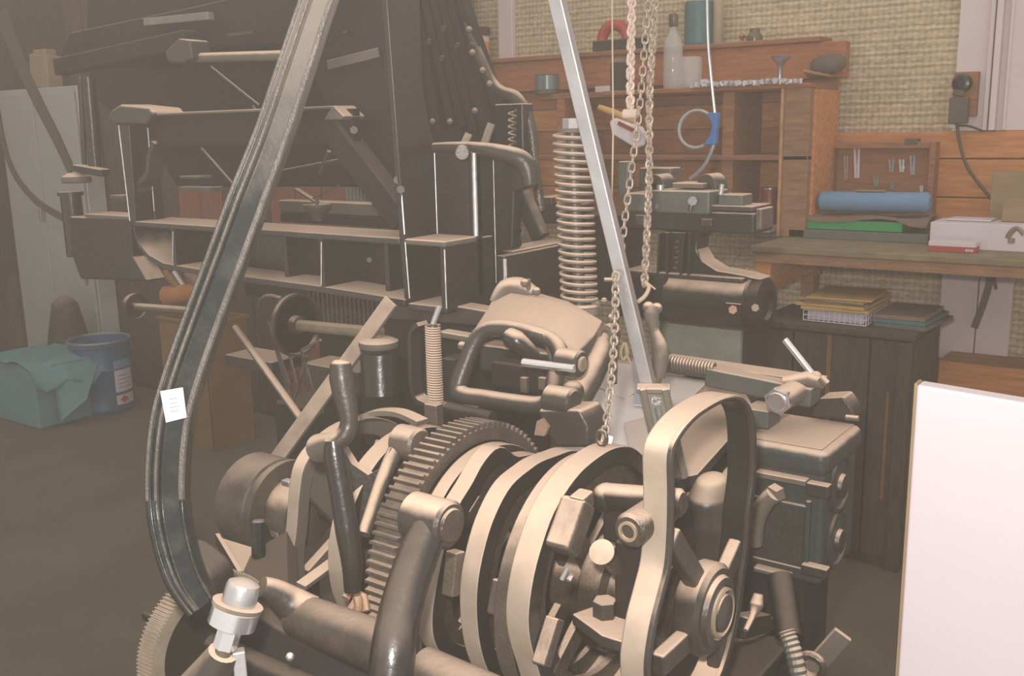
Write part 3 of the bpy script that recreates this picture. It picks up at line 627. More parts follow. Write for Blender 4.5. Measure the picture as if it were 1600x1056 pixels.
# ---- main frame: the black ribbed casting
fr = T('machine_frame', 'black ribbed cast-iron frame of the type casting machine, dust on every ledge', 'machine frame')
# flange with the tall bright front edge
P('column_flange', MB().prism([PX(x, y, XF) for x, y in ((632, 372), (640, 472), (690, 470), (683, 360), (683, 230), (672, 200), (661, 130), (654, -60), (600, -60))], (-.014, 0, 0)), 'black', fr, bevel=.003)
zt_ = PX(683, 229, XF).z; zb_ = PX(640, 474, XF).z
P('column_web', MB().box((XF, YW, zb_ + .005), (XR, YW + .02, zt_)), 'black', fr, bevel=.003)
P('column_flange', MB().box((XR - .014, YW, ZS), (XR, YW + .06, zt_)), 'black', fr, bevel=.004)
P('column_side', MB().box((XR - .014, YF, zb_ - .012), (XR, 1.57, ZS - .004)), 'black', fr, bevel=.004)
P('column_edge_bead', MB().cyl((XR - .006, YW, ZS), (XR - .006, YW, zt_ - .01), .007, n=16), 'black', fr)
P('dust_ledge', MB().box((XF, YF - .002, ZS - .012), (XR + .002, YW, ZS)), 'dusty', fr, bevel=.004)
P('lower_ledge', MB().box((XF, YF, zb_ - .012), (XR - .004, YW, zb_ + .002)), 'dusty_black', fr, bevel=.004)
# long shelf to the left
xl = PY(205, 347, YF).x
P('long_shelf', MB().box((xl, YF, ZS - .014), (XF - .014, YW + .02, ZS)), 'dusty_black', fr, bevel=.004)
pts = [PY(x, y, YF) for x, y in ((207, 350), (215, 378), (232, 398), (255, 411), (330, 424), (400, 434), (500, 447), (632, 468))]
low = MB(); up_ = [p for p in pts]; dn = [p + V((0, 0, -.014)) for p in pts]
low.prism(up_ + dn[::-1], (0, YW - YF, 0)); P('lower_flange', low, 'dusty_black', fr, bevel=.003)
wb_ = [PY(x, y, YW) for x, y in ((213, 352), (225, 385), (262, 405), (340, 418), (500, 432), (660, 450), (660, 340), (213, 340))]
P('long_web', MB().prism([V((p.x, YW, min(p.z, ZS - .006))) for p in wb_], (0, .016, 0)), 'black', fr, bevel=.002)
for x, y0, y1 in ((268, 356, 413), (310, 358, 422), (418, 372, 436), (500, 376, 447), (577, 380, 458)):
    a = PY(x, y0, YF); b = PY(x, y1, YF)
    P('rib', MB().box((a.x - .006, YF + (.0 if x in (500, 268) else .045), b.z - .004), (a.x + .006, YW, ZS - .01)), 'black', fr, bevel=.003)
P('bolt_head', MB().cyl(PY(577, 406, YW - .006), PY(577, 406, YW + .005), .006, n=6), 'dusty', fr)
# left column of the frame
p0 = PY(187, 190, YF); p1 = PY(203, 347, YF); w_ = .045
P('left_column', MB().prism([PY(x, y, YF) for x, y in ((184, 185), (203, 352), (212, 352), (200, 185))], (0, .05, 0)), 'black', fr, bevel=.004)
P('left_column', MB().prism([PY(x, y, YF + .05) for x, y in ((200, 188), (208, 352), (243, 352), (240, 330), (228, 188))], (0, .03, 0)), 'black', fr, bevel=.003)
P('column_cap', MB().prism([PY(x, y, YF - .01) for x, y in ((167, 188), (172, 172), (186, 163), (232, 168), (240, 178), (228, 196), (180, 196))], (0, .09, 0)), 'soft_dusty', fr, bevel=.008)
P('curved_bracket', MB().sweep(smoothpath([PY(x, y, YF + .03) for x, y in ((250, 222), (243, 245), (240, 270), (226, 288), (226, 300))], 5), [(-.006, -.02), (.006, -.02), (.006, .02), (-.006, .02)], (0, -1, 0)), 'dusty_black', fr)
z1 = PY(380, 171, YF).z; x1 = PY(522, 171, YF).x; x0 = PY(228, 171, YF).x
P('top_rail', MB().box((x0, YF, z1 - .006), (x1, YF + .07, z1)), 'dusty', fr, bevel=.002)
P('rail_web', MB().box((x0, YF + .02, PY(380, 226, YF).z), (x1 + .03, YF + .04, z1 - .006)), 'black_deep', fr)
P('gusset', MB().prism([PY(x, y, YF - .005) for x, y in ((505, 188), (520, 164), (538, 182), (534, 187))], (0, .06, 0)), 'dusty', fr, bevel=.003)
P('diagonal_brace', MB().bar(PY(515, 190, YF + .03), PY(634, 345, YF + .03), .05, .045, (0, -1, 0)), 'black_deep', fr, bevel=.004)
for x, y in ((553, 203), (621, 281), (626, 296)):
    P('bolt_head', MB().cyl(PY(x, y, YF - .005), PY(x, y, YF + .02), .008, n=6), 'dusty', fr)
P('upper_plate', MB().prism([PY(x, y, 1.47) for x, y in ((470, -60), (606, -60), (633, 345), (560, 250), (520, 190), (490, 120))], (0, .05, 0)), 'black_deep', fr, bevel=.004)
P('plate_strip', MB().bar(PY(512, 102, 1.455), PY(592, 82, 1.455), .004, .018, (0, 0, 1)), 'dusty', fr, bevel=.001)
for x in (600,): P('edge_bead', MB().tube([PY(600, 22, 1.462), PY(602, 38, 1.462)], .003, 8).tube([PY(602, 84, 1.462), PY(604, 120, 1.462)], .003, 8), 'black', fr)
# rounded cap and shoulder of the column
P('cap_beam', MB().tube(smoothpath([PY(678, 231, YW), PY(740, 232, YW + .01), PY(800, 243, YW + .02), PY(822, 258, YW + .03), PY(829, 290, YW + .03)], 6), lerpn([.010, .013, .017, .019, .013], 25), 14), 'dusty_black', fr)
P('cap_tab', MB().bar(PY(724, 228, YW + .02), PY(733, 209, YW + .03), .016, .004, (0, -1, 0)), 'dusty', fr)
P('cap_tab', MB().bar(PY(757, 224, YW + .02), PY(768, 193, YW + .03), .016, .004, (0, -1, 0)), 'dusty', fr)
P('pivot_bolt', MB().cyl(PY(722, 239, YW - .03), PY(722, 239, YW + .01), .015, n=24, c=.003).cyl(PY(722, 239, YW - .036), PY(722, 239, YW - .03), .009, n=6), 'dusty_black', fr)
P('shoulder_plate', MB().prism([PY(x, y, 1.575) for x, y in ((744, 236), (800, 243), (826, 262), (828, 292), (803, 300), (800, 390), (770, 392), (765, 470), (752, 470))], (0, .03, 0)), 'black', fr, bevel=.004)
P('shoulder_brace', MB().bar(PY(806, 284, 1.62), PY(846, 372, 1.62), .03, .03, (0, -1, 0)), 'black', fr, bevel=.004)
# box casting with the dusty ledge to the right of the column
q0 = PY(776, 400, 1.57)
P('side_box', MB().box((q0.x - .01, 1.58, q0.z - .12), (q0.x + .012, 1.86, q0.z)), 'dusty_black', fr, bevel=.004)
P('side_box_ledge', MB().box((q0.x - .05, 1.62, q0.z), (q0.x + .004, 1.84, q0.z + .006)), 'dusty', fr, bevel=.003)
P('rounded_web', MB().tube(smoothpath([PY(810, 372, 1.66), PY(824, 362, 1.66), PY(828, 340, 1.66)], 5), .006, 8), 'dusty', fr)
# thin pale strips that paint bright highlight lines along the casting edges
def worn(p, q, r=.0016): P('edge_highlight', MB().tube([p, q], r, 6), 'edge_highlight', fr)  # draws one painted highlight line along an edge
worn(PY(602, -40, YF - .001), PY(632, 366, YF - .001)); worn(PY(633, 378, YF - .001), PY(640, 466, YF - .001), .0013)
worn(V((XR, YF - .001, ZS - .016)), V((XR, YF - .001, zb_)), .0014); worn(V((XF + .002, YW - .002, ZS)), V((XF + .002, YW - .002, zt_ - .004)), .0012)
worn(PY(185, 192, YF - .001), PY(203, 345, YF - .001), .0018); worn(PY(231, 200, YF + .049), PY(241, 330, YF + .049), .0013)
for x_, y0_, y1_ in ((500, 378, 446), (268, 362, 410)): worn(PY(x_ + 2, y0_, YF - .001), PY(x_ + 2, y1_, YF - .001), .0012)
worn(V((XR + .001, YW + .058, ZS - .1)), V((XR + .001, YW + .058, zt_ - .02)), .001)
P('corner_highlight', MB().tube([V((XR + .002, YW - .004, ZS)), V((XR + .002, YW - .004, zt_ - .012))], .0048, 10), 'edge_highlight', fr)
P('corner_highlight', MB().tube([V((q0.x + .011, 1.582, q0.z - .006)), V((q0.x + .011, 1.582, q0.z - .06))], .004, 8), 'edge_highlight', fr)
# hanging foot under the column
P('under_bracket', MB().prism([PY(x, y, YF + .03) for x, y in ((604, 488), (612, 476), (700, 476), (760, 486), (762, 512), (640, 502), (604, 500))], (0, .05, 0)), 'dusty_black', fr, bevel=.005)
P('under_bracket', MB().bx(600, 490, 648, 560, YF + .04, .04), 'black_deep', fr, bevel=.004)
# body: the bulk behind, with the pedestal that carries everything
P('rear_body', MB().prism([PY(x, y, 2.05) for x, y in ((135, 95), (140, 145), (250, 250), (275, 292), (560, 292), (620, 285), (640, 330), (750, 330), (745, 215), (705, 80), (692, -80), (135, -80))], (0, .10, 0)), 'black_deep', fr, bevel=.01)
P('rear_ledge', MB().bx(436, 316, 632, 336, 1.75, .04), 'dusty', fr, bevel=.004)
P('rear_ledge', MB().bx(438, 337, 632, 352, 1.755, .04), 'black_deep', fr, bevel=.003)
for a_ in ((281, 292, 328, 299), (280, 275, 310, 279), (172, 305, 192, 311)): P('small_ledge', MB().bx(*a_, 1.9, .05), 'dusty', fr, bevel=.002)
m = MB()
for i in range(14): m.bx(541 + i * 5.5, 293, 543.5 + i * 5.5, 315, 1.98, .01)
P('grille', m, 'greygreen', fr)
P('pedestal', MB().box((-1.52, 1.0, 0), (-.54, 1.50, .62)), 'black_deep', fr, bevel=.02)
P('pedestal_top', MB().box((-1.56, .96, .62), (-.53, 1.52, .64)), 'black_deep', fr, bevel=.008)
P('rear_leg', MB().box((XF + .005, 1.60, .6), (XR - .02, 1.70, 1.3)), 'black_deep', fr, bevel=.01)
P('rear_leg', MB().box((-2.05, 2.08, 0), (-1.5, 2.25, 1.2)), 'black_deep', fr, bevel=.01)
# cross rods behind the frame openings
for (xa, ya, xb, yb, Y, r, mt) in ((315, 232, 415, 345, 1.8, .004, 'grease_iron'), (330, 105, 405, 165, 1.8, .004, 'grease_iron'), (395, 165, 420, 200, 1.8, .003, 'grease_iron'), (440, 268, 560, 245, 1.7, .005, 'dusty_black'), (500, 272, 514, 236, 1.7, .006, 'dusty_black')):
    P('cross_rod', MB().tube([PY(xa, ya, Y), PY(xb, yb, Y)], r, 8), mt, fr)
fin(fr)

# ---- upper magazine mass
mg = T('magazine', 'dark slanting magazine above the frame, partly cut by the top of the picture', 'magazine')
P('lower_beam', MB().bar(PY(95, 105, 1.75), PY(300, 62, 1.75), .05, .05, (0, -1, 0)), 'black_deep', mg, bevel=.006)
P('cover', MB().prism([PY(x, y, 1.8) for x, y in ((90, 88), (108, 50), (300, 10), (600, -60), (600, 60), (420, 70), (300, 75), (250, 88), (180, 105))], (0, .2, 0)), 'black_deep', mg, bevel=.008)
P('edge_strip', MB().bar(PY(112, 90, 1.79), PY(245, 64, 1.79), .004, .006, (0, -1, 0)), 'iron', mg)
P('green_plate', MB().bar(PY(229, 35, 1.78), PY(330, 25, 1.78), .02, .022, (0, -1, 0)), 'greygreen', mg, bevel=.002)
P('slider', MB().bx(355, 50, 395, 55, 1.78, .01), 'dusty_black', mg)
P('slider', MB().bx(535, 48, 543, 52, 1.46, .01), 'dusty_black', mg)
fin(mg)
ur = T('guide_rod', 'thick dusty horizontal rod in an iron socket near the top of the frame', 'rod')
P('rod', MB().cyl(PY(283, 91, 1.6), PY(535, 84, 1.6), .0115, n=20), 'dusty', ur)
P('socket', MB().prism([PY(x, y, 1.57) for x, y in ((256, 82), (278, 60), (296, 62), (300, 92), (284, 100), (262, 98))], (0, .06, 0)), 'dusty_black', ur, bevel=.006)
P('end_nut', MB().cyl(PY(516, 86, 1.58), PY(536, 85, 1.58), .017, n=6), 'brass', ur)
fin(ur)
# channels at the right of the column
mc = T('magazine_channels', 'row of dark slanting magazine channels right of the tall column edge', 'magazine')
P('back_plate', MB().prism([PY(x, y, 1.80) for x, y in ((640, -60), (716, -60), (728, 40), (752, 115), (778, 148), (812, 165), (826, 240), (690, 232), (660, 130))], (0, .03, 0)), 'black_deep', mc, bevel=.004)
for k in range(6):
    a = PY(648 + 12.5 * k, -40, 1.76 - .004 * k); b = PY(694 + 17 * k, 190 + 5 * k if k < 5 else 165, 1.76 - .004 * k)
    if k == 0: b = PY(690, 205, 1.76)
    P('channel', MB().bar(a, b, .018, .03, (0, -1, 0)), 'black_deep', mc, bevel=.003)
    t = .35 + .1 * (k % 3); p = a.lerp(b, t) + V((0, -.022, 0))
    P('channel_nut', MB().cyl(p, p + V((0, -.008, 0)), .007, n=6), 'dusty_black', mc)
for x, y in ((733, 46), (738, 82), (754, 110), (765, 131), (742, 173), (676, 190), (703, 190)):
    P('stud', MB().ball(PY(x, y, 1.70), .007, 8), 'dusty', mc)
P('outer_guard', MB().tube(smoothpath([PY(x, y, 1.73) for x, y in ((728, 36), (750, 90), (768, 128), (784, 143), (806, 152), (822, 175), (830, 205), (835, 250), (845, 330))], 5), lerpn([.006, .012, .012, .012, .013, .012, .012, .01, .01], 41), 10), 'grease_iron', mc)
P('spring_box', MB().bx(772, 162, 817, 238, 1.70, .04), 'black', mc, bevel=.004)
hp = []
for i in range(90):
    t = i / 89; c = PY(801, 172, 1.69).lerp(PY(801, 232, 1.69), t); a_ = t * 2 * PI * 6
    hp.append(c + V((math.cos(a_) * .008, math.sin(a_) * .008, 0)))
P('small_spring', MB().tube(hp, .0025, 6), 'iron', mc)
fin(mc)

# oil cup under the rear
oc = T('oil_cup', 'metal oil cup with lid standing in the opening of the frame', 'cup')
b = PY(497, 345, 1.68)
P('bowl', MB().lathe(b, ZZ, [(.012, 0), (.014, .01), (.028, .024), (.034, .034), (.034, .04), (.028, .04), (.020, .03), (0, .03)], 28), 'iron', oc)
P('lid_lever', MB().bar(b + V((0, 0, .045)), b + V((-.07, 0, .075)), .015, .004).bar(b + V((-.02, 0, .05)), b + V((.06, .02, .085)), .006, .004), 'dusty_black', oc)
P('post', MB().tube([b + V((0, 0, .02)), b + V((0, 0, .055))], .004, 8), 'iron', oc)
fin(oc)

# ---- left end: bearing post, rods and belts
lp = T('bearing_post', 'black upright bearing post with dusty cap at the frame left end', 'post')
Y = 1.55
P('cap', MB().lathe(PY(120, 286, Y), ZZ, [(.036, 0), (.04, .006), (.038, .018), (.02, .028), (0, .028)], 24), 'dusty', lp)
P('barrel', MB().lathe(PY(121, 400, Y), ZZ, [(.028, 0), (.028, .17), (.034, .17), (.034, .18), (0, .18)], 28), 'black', lp)
P('block', MB().prism([PY(x, y, Y - .03) for x, y in ((108, 338), (204, 342), (206, 400), (230, 440), (125, 436), (112, 400))], (0, .06, 0)), 'black', lp, bevel=.006)
P('block_ledge', MB().bx(132, 336, 206, 342, Y - .035, .08), 'dusty', lp, bevel=.002)
P('pin', MB().cyl(PY(132, 445, Y), PY(132, 405, Y), .010, n=16), 'brass', lp)
P('upper_rod', MB().cyl(PY(150, 270, Y + .02), PY(137, 120, Y + .02), .018, n=16).cyl(PY(133, 268, Y + .04), PY(125, 120, Y + .04), .007, n=12), 'black', lp)
P('top_arm', MB().bar(PY(120, 262, Y), PY(165, 270, Y), .03, .02), 'black', lp, bevel=.004)
fin(lp)
TM('flat_belt', MB().sweep(smoothpath([PY(x, y, 1.62) for x, y in ((2, 20), (28, 90), (60, 160), (88, 215), (112, 268))], 6), [(-.022, -.003), (.022, -.003), (.022, .003), (-.022, .003)], (0, -1, 0), lerpn([1.3, 1.1, 1.0, .9, .8], 25)), 'belt', 'wide dark leather belt running down to the bearing post cap', 'belt')
TM('curved_belt', MB().sweep(smoothpath([PY(x, y, 1.7) for x, y in ((-10, 130), (4, 215), (22, 270), (58, 315), (112, 348))], 6), [(-.011, -.003), (.011, -.003), (.011, .003), (-.011, .003)], (0, -1, 0)), 'belt', 'narrower belt curving in from the left edge below the wide belt', 'belt')
# ---- shafts and pulleys below the frame
def pulley_thing(name, c, r, wd, shaft_end, sr, label, mats=('dusty_black', 'dusty')):
    t = T(name, label, 'pulley')
    P('wheel', MB().lathe(c, (1, 0, 0), [(r * .9, -wd), (r, -wd), (r, 0), (r * .92, 0), (r * .9, -.012), (r * .3, -.012), (r * .28, .006), (0, .006)], 40), mats[0], t)
    P('shaft', MB().cyl(c, shaft_end, sr, n=20), mats[1], t)
    return fin(t)
pulley_thing('line_pulley', PY(214, 479, 1.85), .042, .018, PY(330, 488, 1.80) , .012, 'small dark wheel on a dusty shaft left of the curved lever', ('grease_iron', 'dusty'))
pl = PY(466, 508, 1.62)
pulley_thing('broad_pulley', pl, .078, .012, PY(612, 522, 1.60), .014, 'broad thin-rimmed pulley with brown shaft under the lower ledge', ('grease_iron', 'brass'))
m = T('wire_stand', 'spindly strip-metal stand hanging below the broad pulley', 'stand')
for a_, b_ in (((432, 548), (458, 636)), ((452, 552), (463, 600)), ((470, 545), (492, 620)), ((480, 556), (455, 640)), ((418, 500), (452, 600))):
    P('strip', MB().bar(PY(*a_, 1.60), PY(*b_, 1.58), .007, .004, (0, -1, 0)), 'grease_iron', m)
P('arc_strip', MB().tube(smoothpath([PY(x, y, 1.60) for x, y in ((404, 480), (408, 468), (420, 462), (440, 466))], 5), .005, 8), 'dusty', m)
P('strip', MB().bar(PY(474, 545, 1.6), PY(501, 531, 1.6), .006, .006), 'dusty', m)
fin(m)
TM('wooden_rod', MB().cyl(PY(368, 512, 1.55), PY(476, 662, 1.40), .009, n=16), 'dusty', 'dusty wooden rod leaning down behind the curved black lever', 'rod')
TM('base_ledge', MB().bx(352, 560, 424, 578, 1.9, .12), 'soft_dusty', 'dusty cast ledge low left of the wooden rod', 'ledge', bevel=.004)
TM('base_ledge', MB().bx(474, 574, 560, 612, 1.7, .1), 'soft_dusty', 'dusty cast block between the wire stand and dashpot cylinder', 'ledge', bevel=.004)
TM('flat_bar', MB().bar(PY(612, 470, 1.40), PY(424, 730, 1.24), .036, .008, V((.35, -.75, .9))), 'dusty', 'long flat dusty iron bar slanting down behind the crank handle', 'bar', bevel=.002)
rc = T('rear_castings', 'dark cast blocks and rods filling the gap below the frame', 'casting')
P('block', MB().bx(500, 480, 560, 700, 1.95, .1), 'black_deep', rc, bevel=.01)
P('block', MB().bx(380, 420, 500, 470, 1.9, .06), 'black_deep', rc, bevel=.01)
m = MB()
for i in range(16): m.bx(482 + i * 7, 440, 485.5 + i * 7, 520, 1.88, .008)
P('slat_grille', m, 'grease_iron', rc)
P('floor_stand', MB().box((-2.75, 2.3, 0), (-2.12, 2.6, .55)), 'black_deep', rc, bevel=.02)
fin(rc)
# dashpot
dp = T('dashpot', 'black ribbed cylinder canister with dusty domed top behind the crank handle', 'cylinder')
b = PY(597, 642, 1.38); r = .0375; h = (PY(597, 535, 1.40).z - b.z)
P('body', MB().lathe(b, ZZ, [(r * .96, -.06), (r * .96, .0), (r, .004), (r, h * .25), (r * 1.04, h * .27), (r * 1.04, h * .30), (r, h * .32), (r, h * .88), (r * .97, h * .9), (r, h * .93), (r, h)], 40), 'black', dp)
P('cap', MB().lathe(b, ZZ, [(r, h * .97), (r * 1.05, h), (r * 1.03, h + .008), (r * .7, h + .014), (r * .2, h + .015), (r * .18, h + .018), (0, h + .018)], 40), 'dusty', dp)
fin(dp)
# narrow close spring in its bracket
ns = T('narrow_spring', 'narrow closely wound grey-brown spring hanging left of the pot casting', 'spring')
a = PY(676, 508, 1.30); b = PY(681, 634, 1.27); hp = []
for i in range(33 * 12 + 1):
    t = i / (33 * 12); an = i / 12 * 2 * PI; hp.append(a.lerp(b, t) + V((math.cos(an) * .0125, math.sin(an) * .0125, 0)))
P('coil', MB().tube(hp, .0022, 5), 'spring', ns); P('core', MB().cyl(a, b, .0105, n=12), 'grease_iron', ns)
P('hook', MB().tube([a, a + V((0, .02, .03))], .005, 8), 'steel', ns); fin(ns)
sb = T('spring_bracket', 'dark bent strip bracket around the narrow spring', 'bracket')
P('strip', MB().sweep(smoothpath([PY(x, y, 1.33) for x, y in ((660, 505), (648, 520), (648, 560), (650, 600), (660, 625), (700, 636), (745, 640))], 6), [(-.004, -.014), (.004, -.014), (.004, .014), (-.004, .014)], (0, -1, 0)), 'black', sb)
P('post', MB().bx(690, 560, 712, 700, 1.42, .05), 'black_deep', sb, bevel=.006)
P('backing', MB().bx(640, 505, 800, 640, 1.50, .03), 'black_deep', sb, bevel=.006)
P('dusty_arm', MB().bar(PY(692, 520, 1.4), PY(740, 528, 1.4), .03, .012), 'dusty', sb, bevel=.003)
P('side_clamp', MB().bx(662, 632, 682, 668, 1.22, .02), 'iron', sb, bevel=.003)
fin(sb)

# ================================================================== CAM SHAFT, GEAR AND CAMS
AY, AZ = 1.118, .867
def axp(X, r, th): return V((X, AY + r * math.cos(th), AZ + r * math.sin(th)))
cs = T('cam_shaft', 'row of dusty-rimmed iron cams and a toothed gear wheel on one shaft', 'cams')
P('shaft', MB().cyl((-1.45, AY, AZ), (-.52, AY, AZ), .024, n=28), 'grease_iron', cs)
def gear(name, cy, cz, X, t, R, nt, depth, mat, par, w=.03):
    m = MB(); O = []; I = []
    for i in range(nt):
        for f_, rr in ((0, R - depth), (.22, R - depth), (.36, R), (.64, R), (.78, R - depth)):
            a = 2 * PI * (i + f_) / nt; O.append(V((X, cy + rr * math.cos(a), cz + rr * math.sin(a)))); I.append(V((X, cy + (R - w) * math.cos(a), cz + (R - w) * math.sin(a))))
    m.ringprism(O, I, (-t, 0, 0)); return P(name, m, mat, par, smooth=20)
g_ = gear('gear_ring', AY + .008, AZ - .008, -.888, .048, .203, 92, .008, 'gear_iron', cs, .028)
P('gear_web', MB().lathe((-.92, AY, AZ), (1, 0, 0), [(.178, -.006), (.178, .006), (.08, .012), (.06, .03), (.045, .03), (0, .03)], 48), 'grease_iron', cs)
def rads(pts, X):
    out = []
    for x, y in pts:
        p = PX(x, y, X); out.append((math.atan2(p.z - AZ, p.y - AY) % (2 * PI), math.hypot(p.y - AY, p.z - AZ)))
    return sorted(out)
def cam(X, t, pts, Rd, w=.026, mat='camrim', web=True, label=None, n=96, holes=4):
    kn = rads(pts, X) if pts else []
    def rad(a):
        if not kn: return Rd
        if kn[0][0] <= a <= kn[-1][0]:
            for (a0, r0), (a1, r1) in zip(kn, kn[1:]):
                if a0 <= a <= a1: u = (a - a0) / max(a1 - a0, 1e-6); u = u * u * (3 - 2 * u); return r0 + (r1 - r0) * u
        # blend to the default within .5 rad
        d0 = (kn[0][0] - a) % (2 * PI); d1 = (a - kn[-1][0]) % (2 * PI)
        d, r = (d0, kn[0][1]) if d0 < d1 else (d1, kn[-1][1]); u = min(d / .6, 1); u = u * u * (3 - 2 * u)
        return r + (Rd - r) * u
    rr = [rad(2 * PI * i / n) for i in range(n)]
    for _ in range(2): rr = [(rr[i - 1] + 2 * rr[i] + rr[(i + 1) % n]) / 4 for i in range(n)]
    O = [axp(X, rr[i], 2 * PI * i / n) for i in range(n)]; I = [axp(X, rr[i] - w, 2 * PI * i / n) for i in range(n)]
    c = P('cam', MB().ringprism(O, I, (-t, 0, 0)), mat, cs, bevel=.0025, label=label, side='black', inner=True)
    if web:
        m = MB(); O2 = [axp(X - t * .35, rr[i] - w + .001, 2 * PI * i / n) for i in range(n)]; I2 = [axp(X - t * .35, max(.09, rr[i] - w - .03), 2 * PI * i / n) for i in range(n)]
        m.ringprism(O2, I2, (-t * .3, 0, 0)); P('web', m, 'grease_iron', c)
        m = MB().cyl((X - t, AY, AZ), (X + .012, AY, AZ), .055, n=32, c=.003)
        for k in range(holes):
            a = 2 * PI * k / holes + .6; m.bar(axp(X - t * .5, .04, a), axp(X - t * .5, min(rr) - w + .005, a), .03, .012, (1, 0, 0))
        P('hub', m, 'grease_iron', c, bevel=.003)
    return c
c4 = [(828, 940), (838, 884), (850, 845), (863, 806), (883, 770), (907, 738), (934, 715), (962, 699), (985, 697), (1009, 715)]
c3 = [(748, 990), (753, 876), (772, 810), (796, 762), (831, 731), (870, 712), (900, 703)]
c2 = [(678, 1000), (690, 880), (713, 797), (737, 758), (761, 715), (780, 695), (808, 715)]
cam(-.65, .036, c4, .183, label='broadest cam with bright tan rim')
cam(-.691, .03, None, .181, mat='iron')
cam(-.75, .030, c3, .178, label='cam with wavy bright rim')
cam(-.82, .028, c2, .165, label='cam with blunt shoulder')
cam(-.856, .024, None, .168, web=False)
cam(-1.0, .034, None, .172, label='cam left of the gear')
# hubs and castings seen inside the nearest cam
P('collar', MB().lathe((-.66, AY, AZ), (1, 0, 0), [(.08, 0), (.085, .008), (.085, .035), (.07, .04), (.07, .075), (.062, .08), (.062, .11), (.04, .115), (0, .115)], 40), 'grease_iron', cs)
P('radial_arm', MB().bar(PX(877, 862, -.62), PX(905, 782, -.62), .036, .036, (1, 0, 0)), 'iron', cs, bevel=.006)
P('radial_arm', MB().bar(PX(900, 790, -.615), PX(918, 775, -.615), .022, .022, (1, 0, 0)), 'iron', cs, bevel=.004)
P('set_screw', MB().tube([PX(878, 905, -.575), PX(886, 890, -.57), PX(893, 898, -.57), PX(888, 907, -.57)], .003, 8), 'steel', cs)
for x0, y0, x1, y1, X in ((845, 1040, 868, 965, -.64), (800, 1000, 808, 930, -.70), (775, 960, 785, 905, -.73), (705, 930, 712, 860, -.79)):
    P('roller_arm', MB().bar(PX(x0, y0, X), PX(x1, y1, X), .02, .02, (1, 0, 0)), 'iron', cs, bevel=.003)
fin(cs)

# bearing block between the cams and the loop-shaped wheel
bb_ = T('bearing_block', 'cast bearing block with brass-bushed boss beside the broad bright cam', 'bearing')
Y = 1.0
P('cross_tube', MB().cyl(PY(948, 776, Y + .05), PY(1068, 786, Y + .05), .018, n=24, c=.005), 'black', bb_)
P('tube_elbow', MB().ball(PY(948, 778, Y + .05), .02, 16), 'black', bb_)
pc = PY(982, 830, Y - .03)
P('boss', MB().cyl(pc, pc + V((0, .10, 0)), .0215, n=32, c=.004), 'grease_iron', bb_)
P('brass_bush', MB().lathe(pc + V((0, .001, 0)), (0, -1, 0), [(.0125, 0), (.0125, .004), (.009, .004), (.008, -.004), (0, -.004)], 24), 'brass', bb_, label='brass bush in the boss')
P('web', MB().bx(958, 850, 1012, 985, Y + .0, .05), 'black_deep', bb_, bevel=.006)
P('web', MB().bx(940, 780, 975, 850, Y + .04, .04), 'black_deep', bb_, bevel=.006)
zf = PY(945, 972, Y - .02).z
P('foot_plate', MB().prism([PZ(x, y, zf) for x, y in ((893, 958), (935, 943), (1002, 968), (1005, 985), (975, 1003), (940, 993))], (0, 0, -.016)), 'dusty_black', bb_, bevel=.003)
P('hex_bolt', MB().cyl(PZ(945, 962, zf), PZ(945, 962, zf) + V((0, 0, .022)), .0155, n=6, c=.001), 'dusty_black', bb_)
P('foot_post', MB().box(PZ(938, 990, zf - .2) + V((0, 0, -.02)), PZ(990, 1000, zf - .2) + V((0, .05, .20))), 'greypaint', bb_)
pd = PY(940, 862, Y - .05)
P('stud_cap', MB().lathe(pd, V((.15, -.75, .62)), [(.010, -.07), (.010, -.004), (.0155, -.004), (.0155, 0), (0, .001)], 28), 'iron', bb_)
fin(bb_)
for p, q, w_, mat, lab in ((PZ(775, 1075, .68), PZ(930, 985, .70), .034, 'dusty_black', 'wide slanting dusty link bar below the bearing block'), (PZ(880, 1060, .69), PZ(1000, 1040, .70), .05, 'copper', 'rusty cross piece at the bottom below the foot post')):
    TM('link_bar', MB().bar(p, q, w_, .02), mat, lab, 'bar', bevel=.003)

# ---- loop-shaped wheel lever, nearest, right
lw = T('loop_cam', 'large loop-shaped iron cam with ringed hub, nearest on the right', 'cam wheel')
XL = -.5; tL = .036
O_ = [(1009, 1050), (1017, 983), (1030, 930), (1041, 884), (1045, 829), (1046, 770), (1046, 711), (1059, 678), (1082, 650), (1105, 633), (1130, 620), (1153, 617), (1170, 628), (1181, 655), (1184, 700), (1183, 750), (1177, 798), (1173, 850), (1167, 896), (1155, 975), (1135, 1050), (1108, 1092), (1060, 1120), (1020, 1100)]
I_ = []
for i in range(len(O_)):
    a, b, c = V((*O_[i - 1], 0)), V((*O_[i], 0)), V((*O_[(i + 1) % len(O_)], 0)); tg = (c - a).normalized(); nn = V((-tg.y, tg.x, 0))
    I_.append((b.x + nn.x * 10, b.y + nn.y * 10))
def loop(pts, X, k=4):
    n = len(pts); Q = [PX(x, y, X) for x, y in pts]; out = []
    for i in range(n):
        a, b, c, d = Q[i - 1], Q[i], Q[(i + 1) % n], Q[(i + 2) % n]
        for j in range(k):
            t = j / k; out.append(.5 * ((2 * b) + (c - a) * t + (2 * a - 5 * b + 4 * c - d) * t * t + (3 * b - a - 3 * c + d) * t ** 3))
    return out
P('rim', MB().ringprism(loop(O_, XL), loop(I_, XL), (-tL, 0, 0)), 'camrim', lw, bevel=.004, segs=3, side='black', inner=True)
OO = loop([(x * .7 + a * .3, y * .7 + b * .3) for (x, y), (a, b) in zip(O_, I_)], XL + .004); II = loop([(x * .3 + a * .7, y * .3 + b * .7) for (x, y), (a, b) in zip(O_, I_)], XL + .004)
P('rim_bead', MB().ringprism(OO, II, (-.006, 0, 0)), 'dusty_black', lw, bevel=.001)
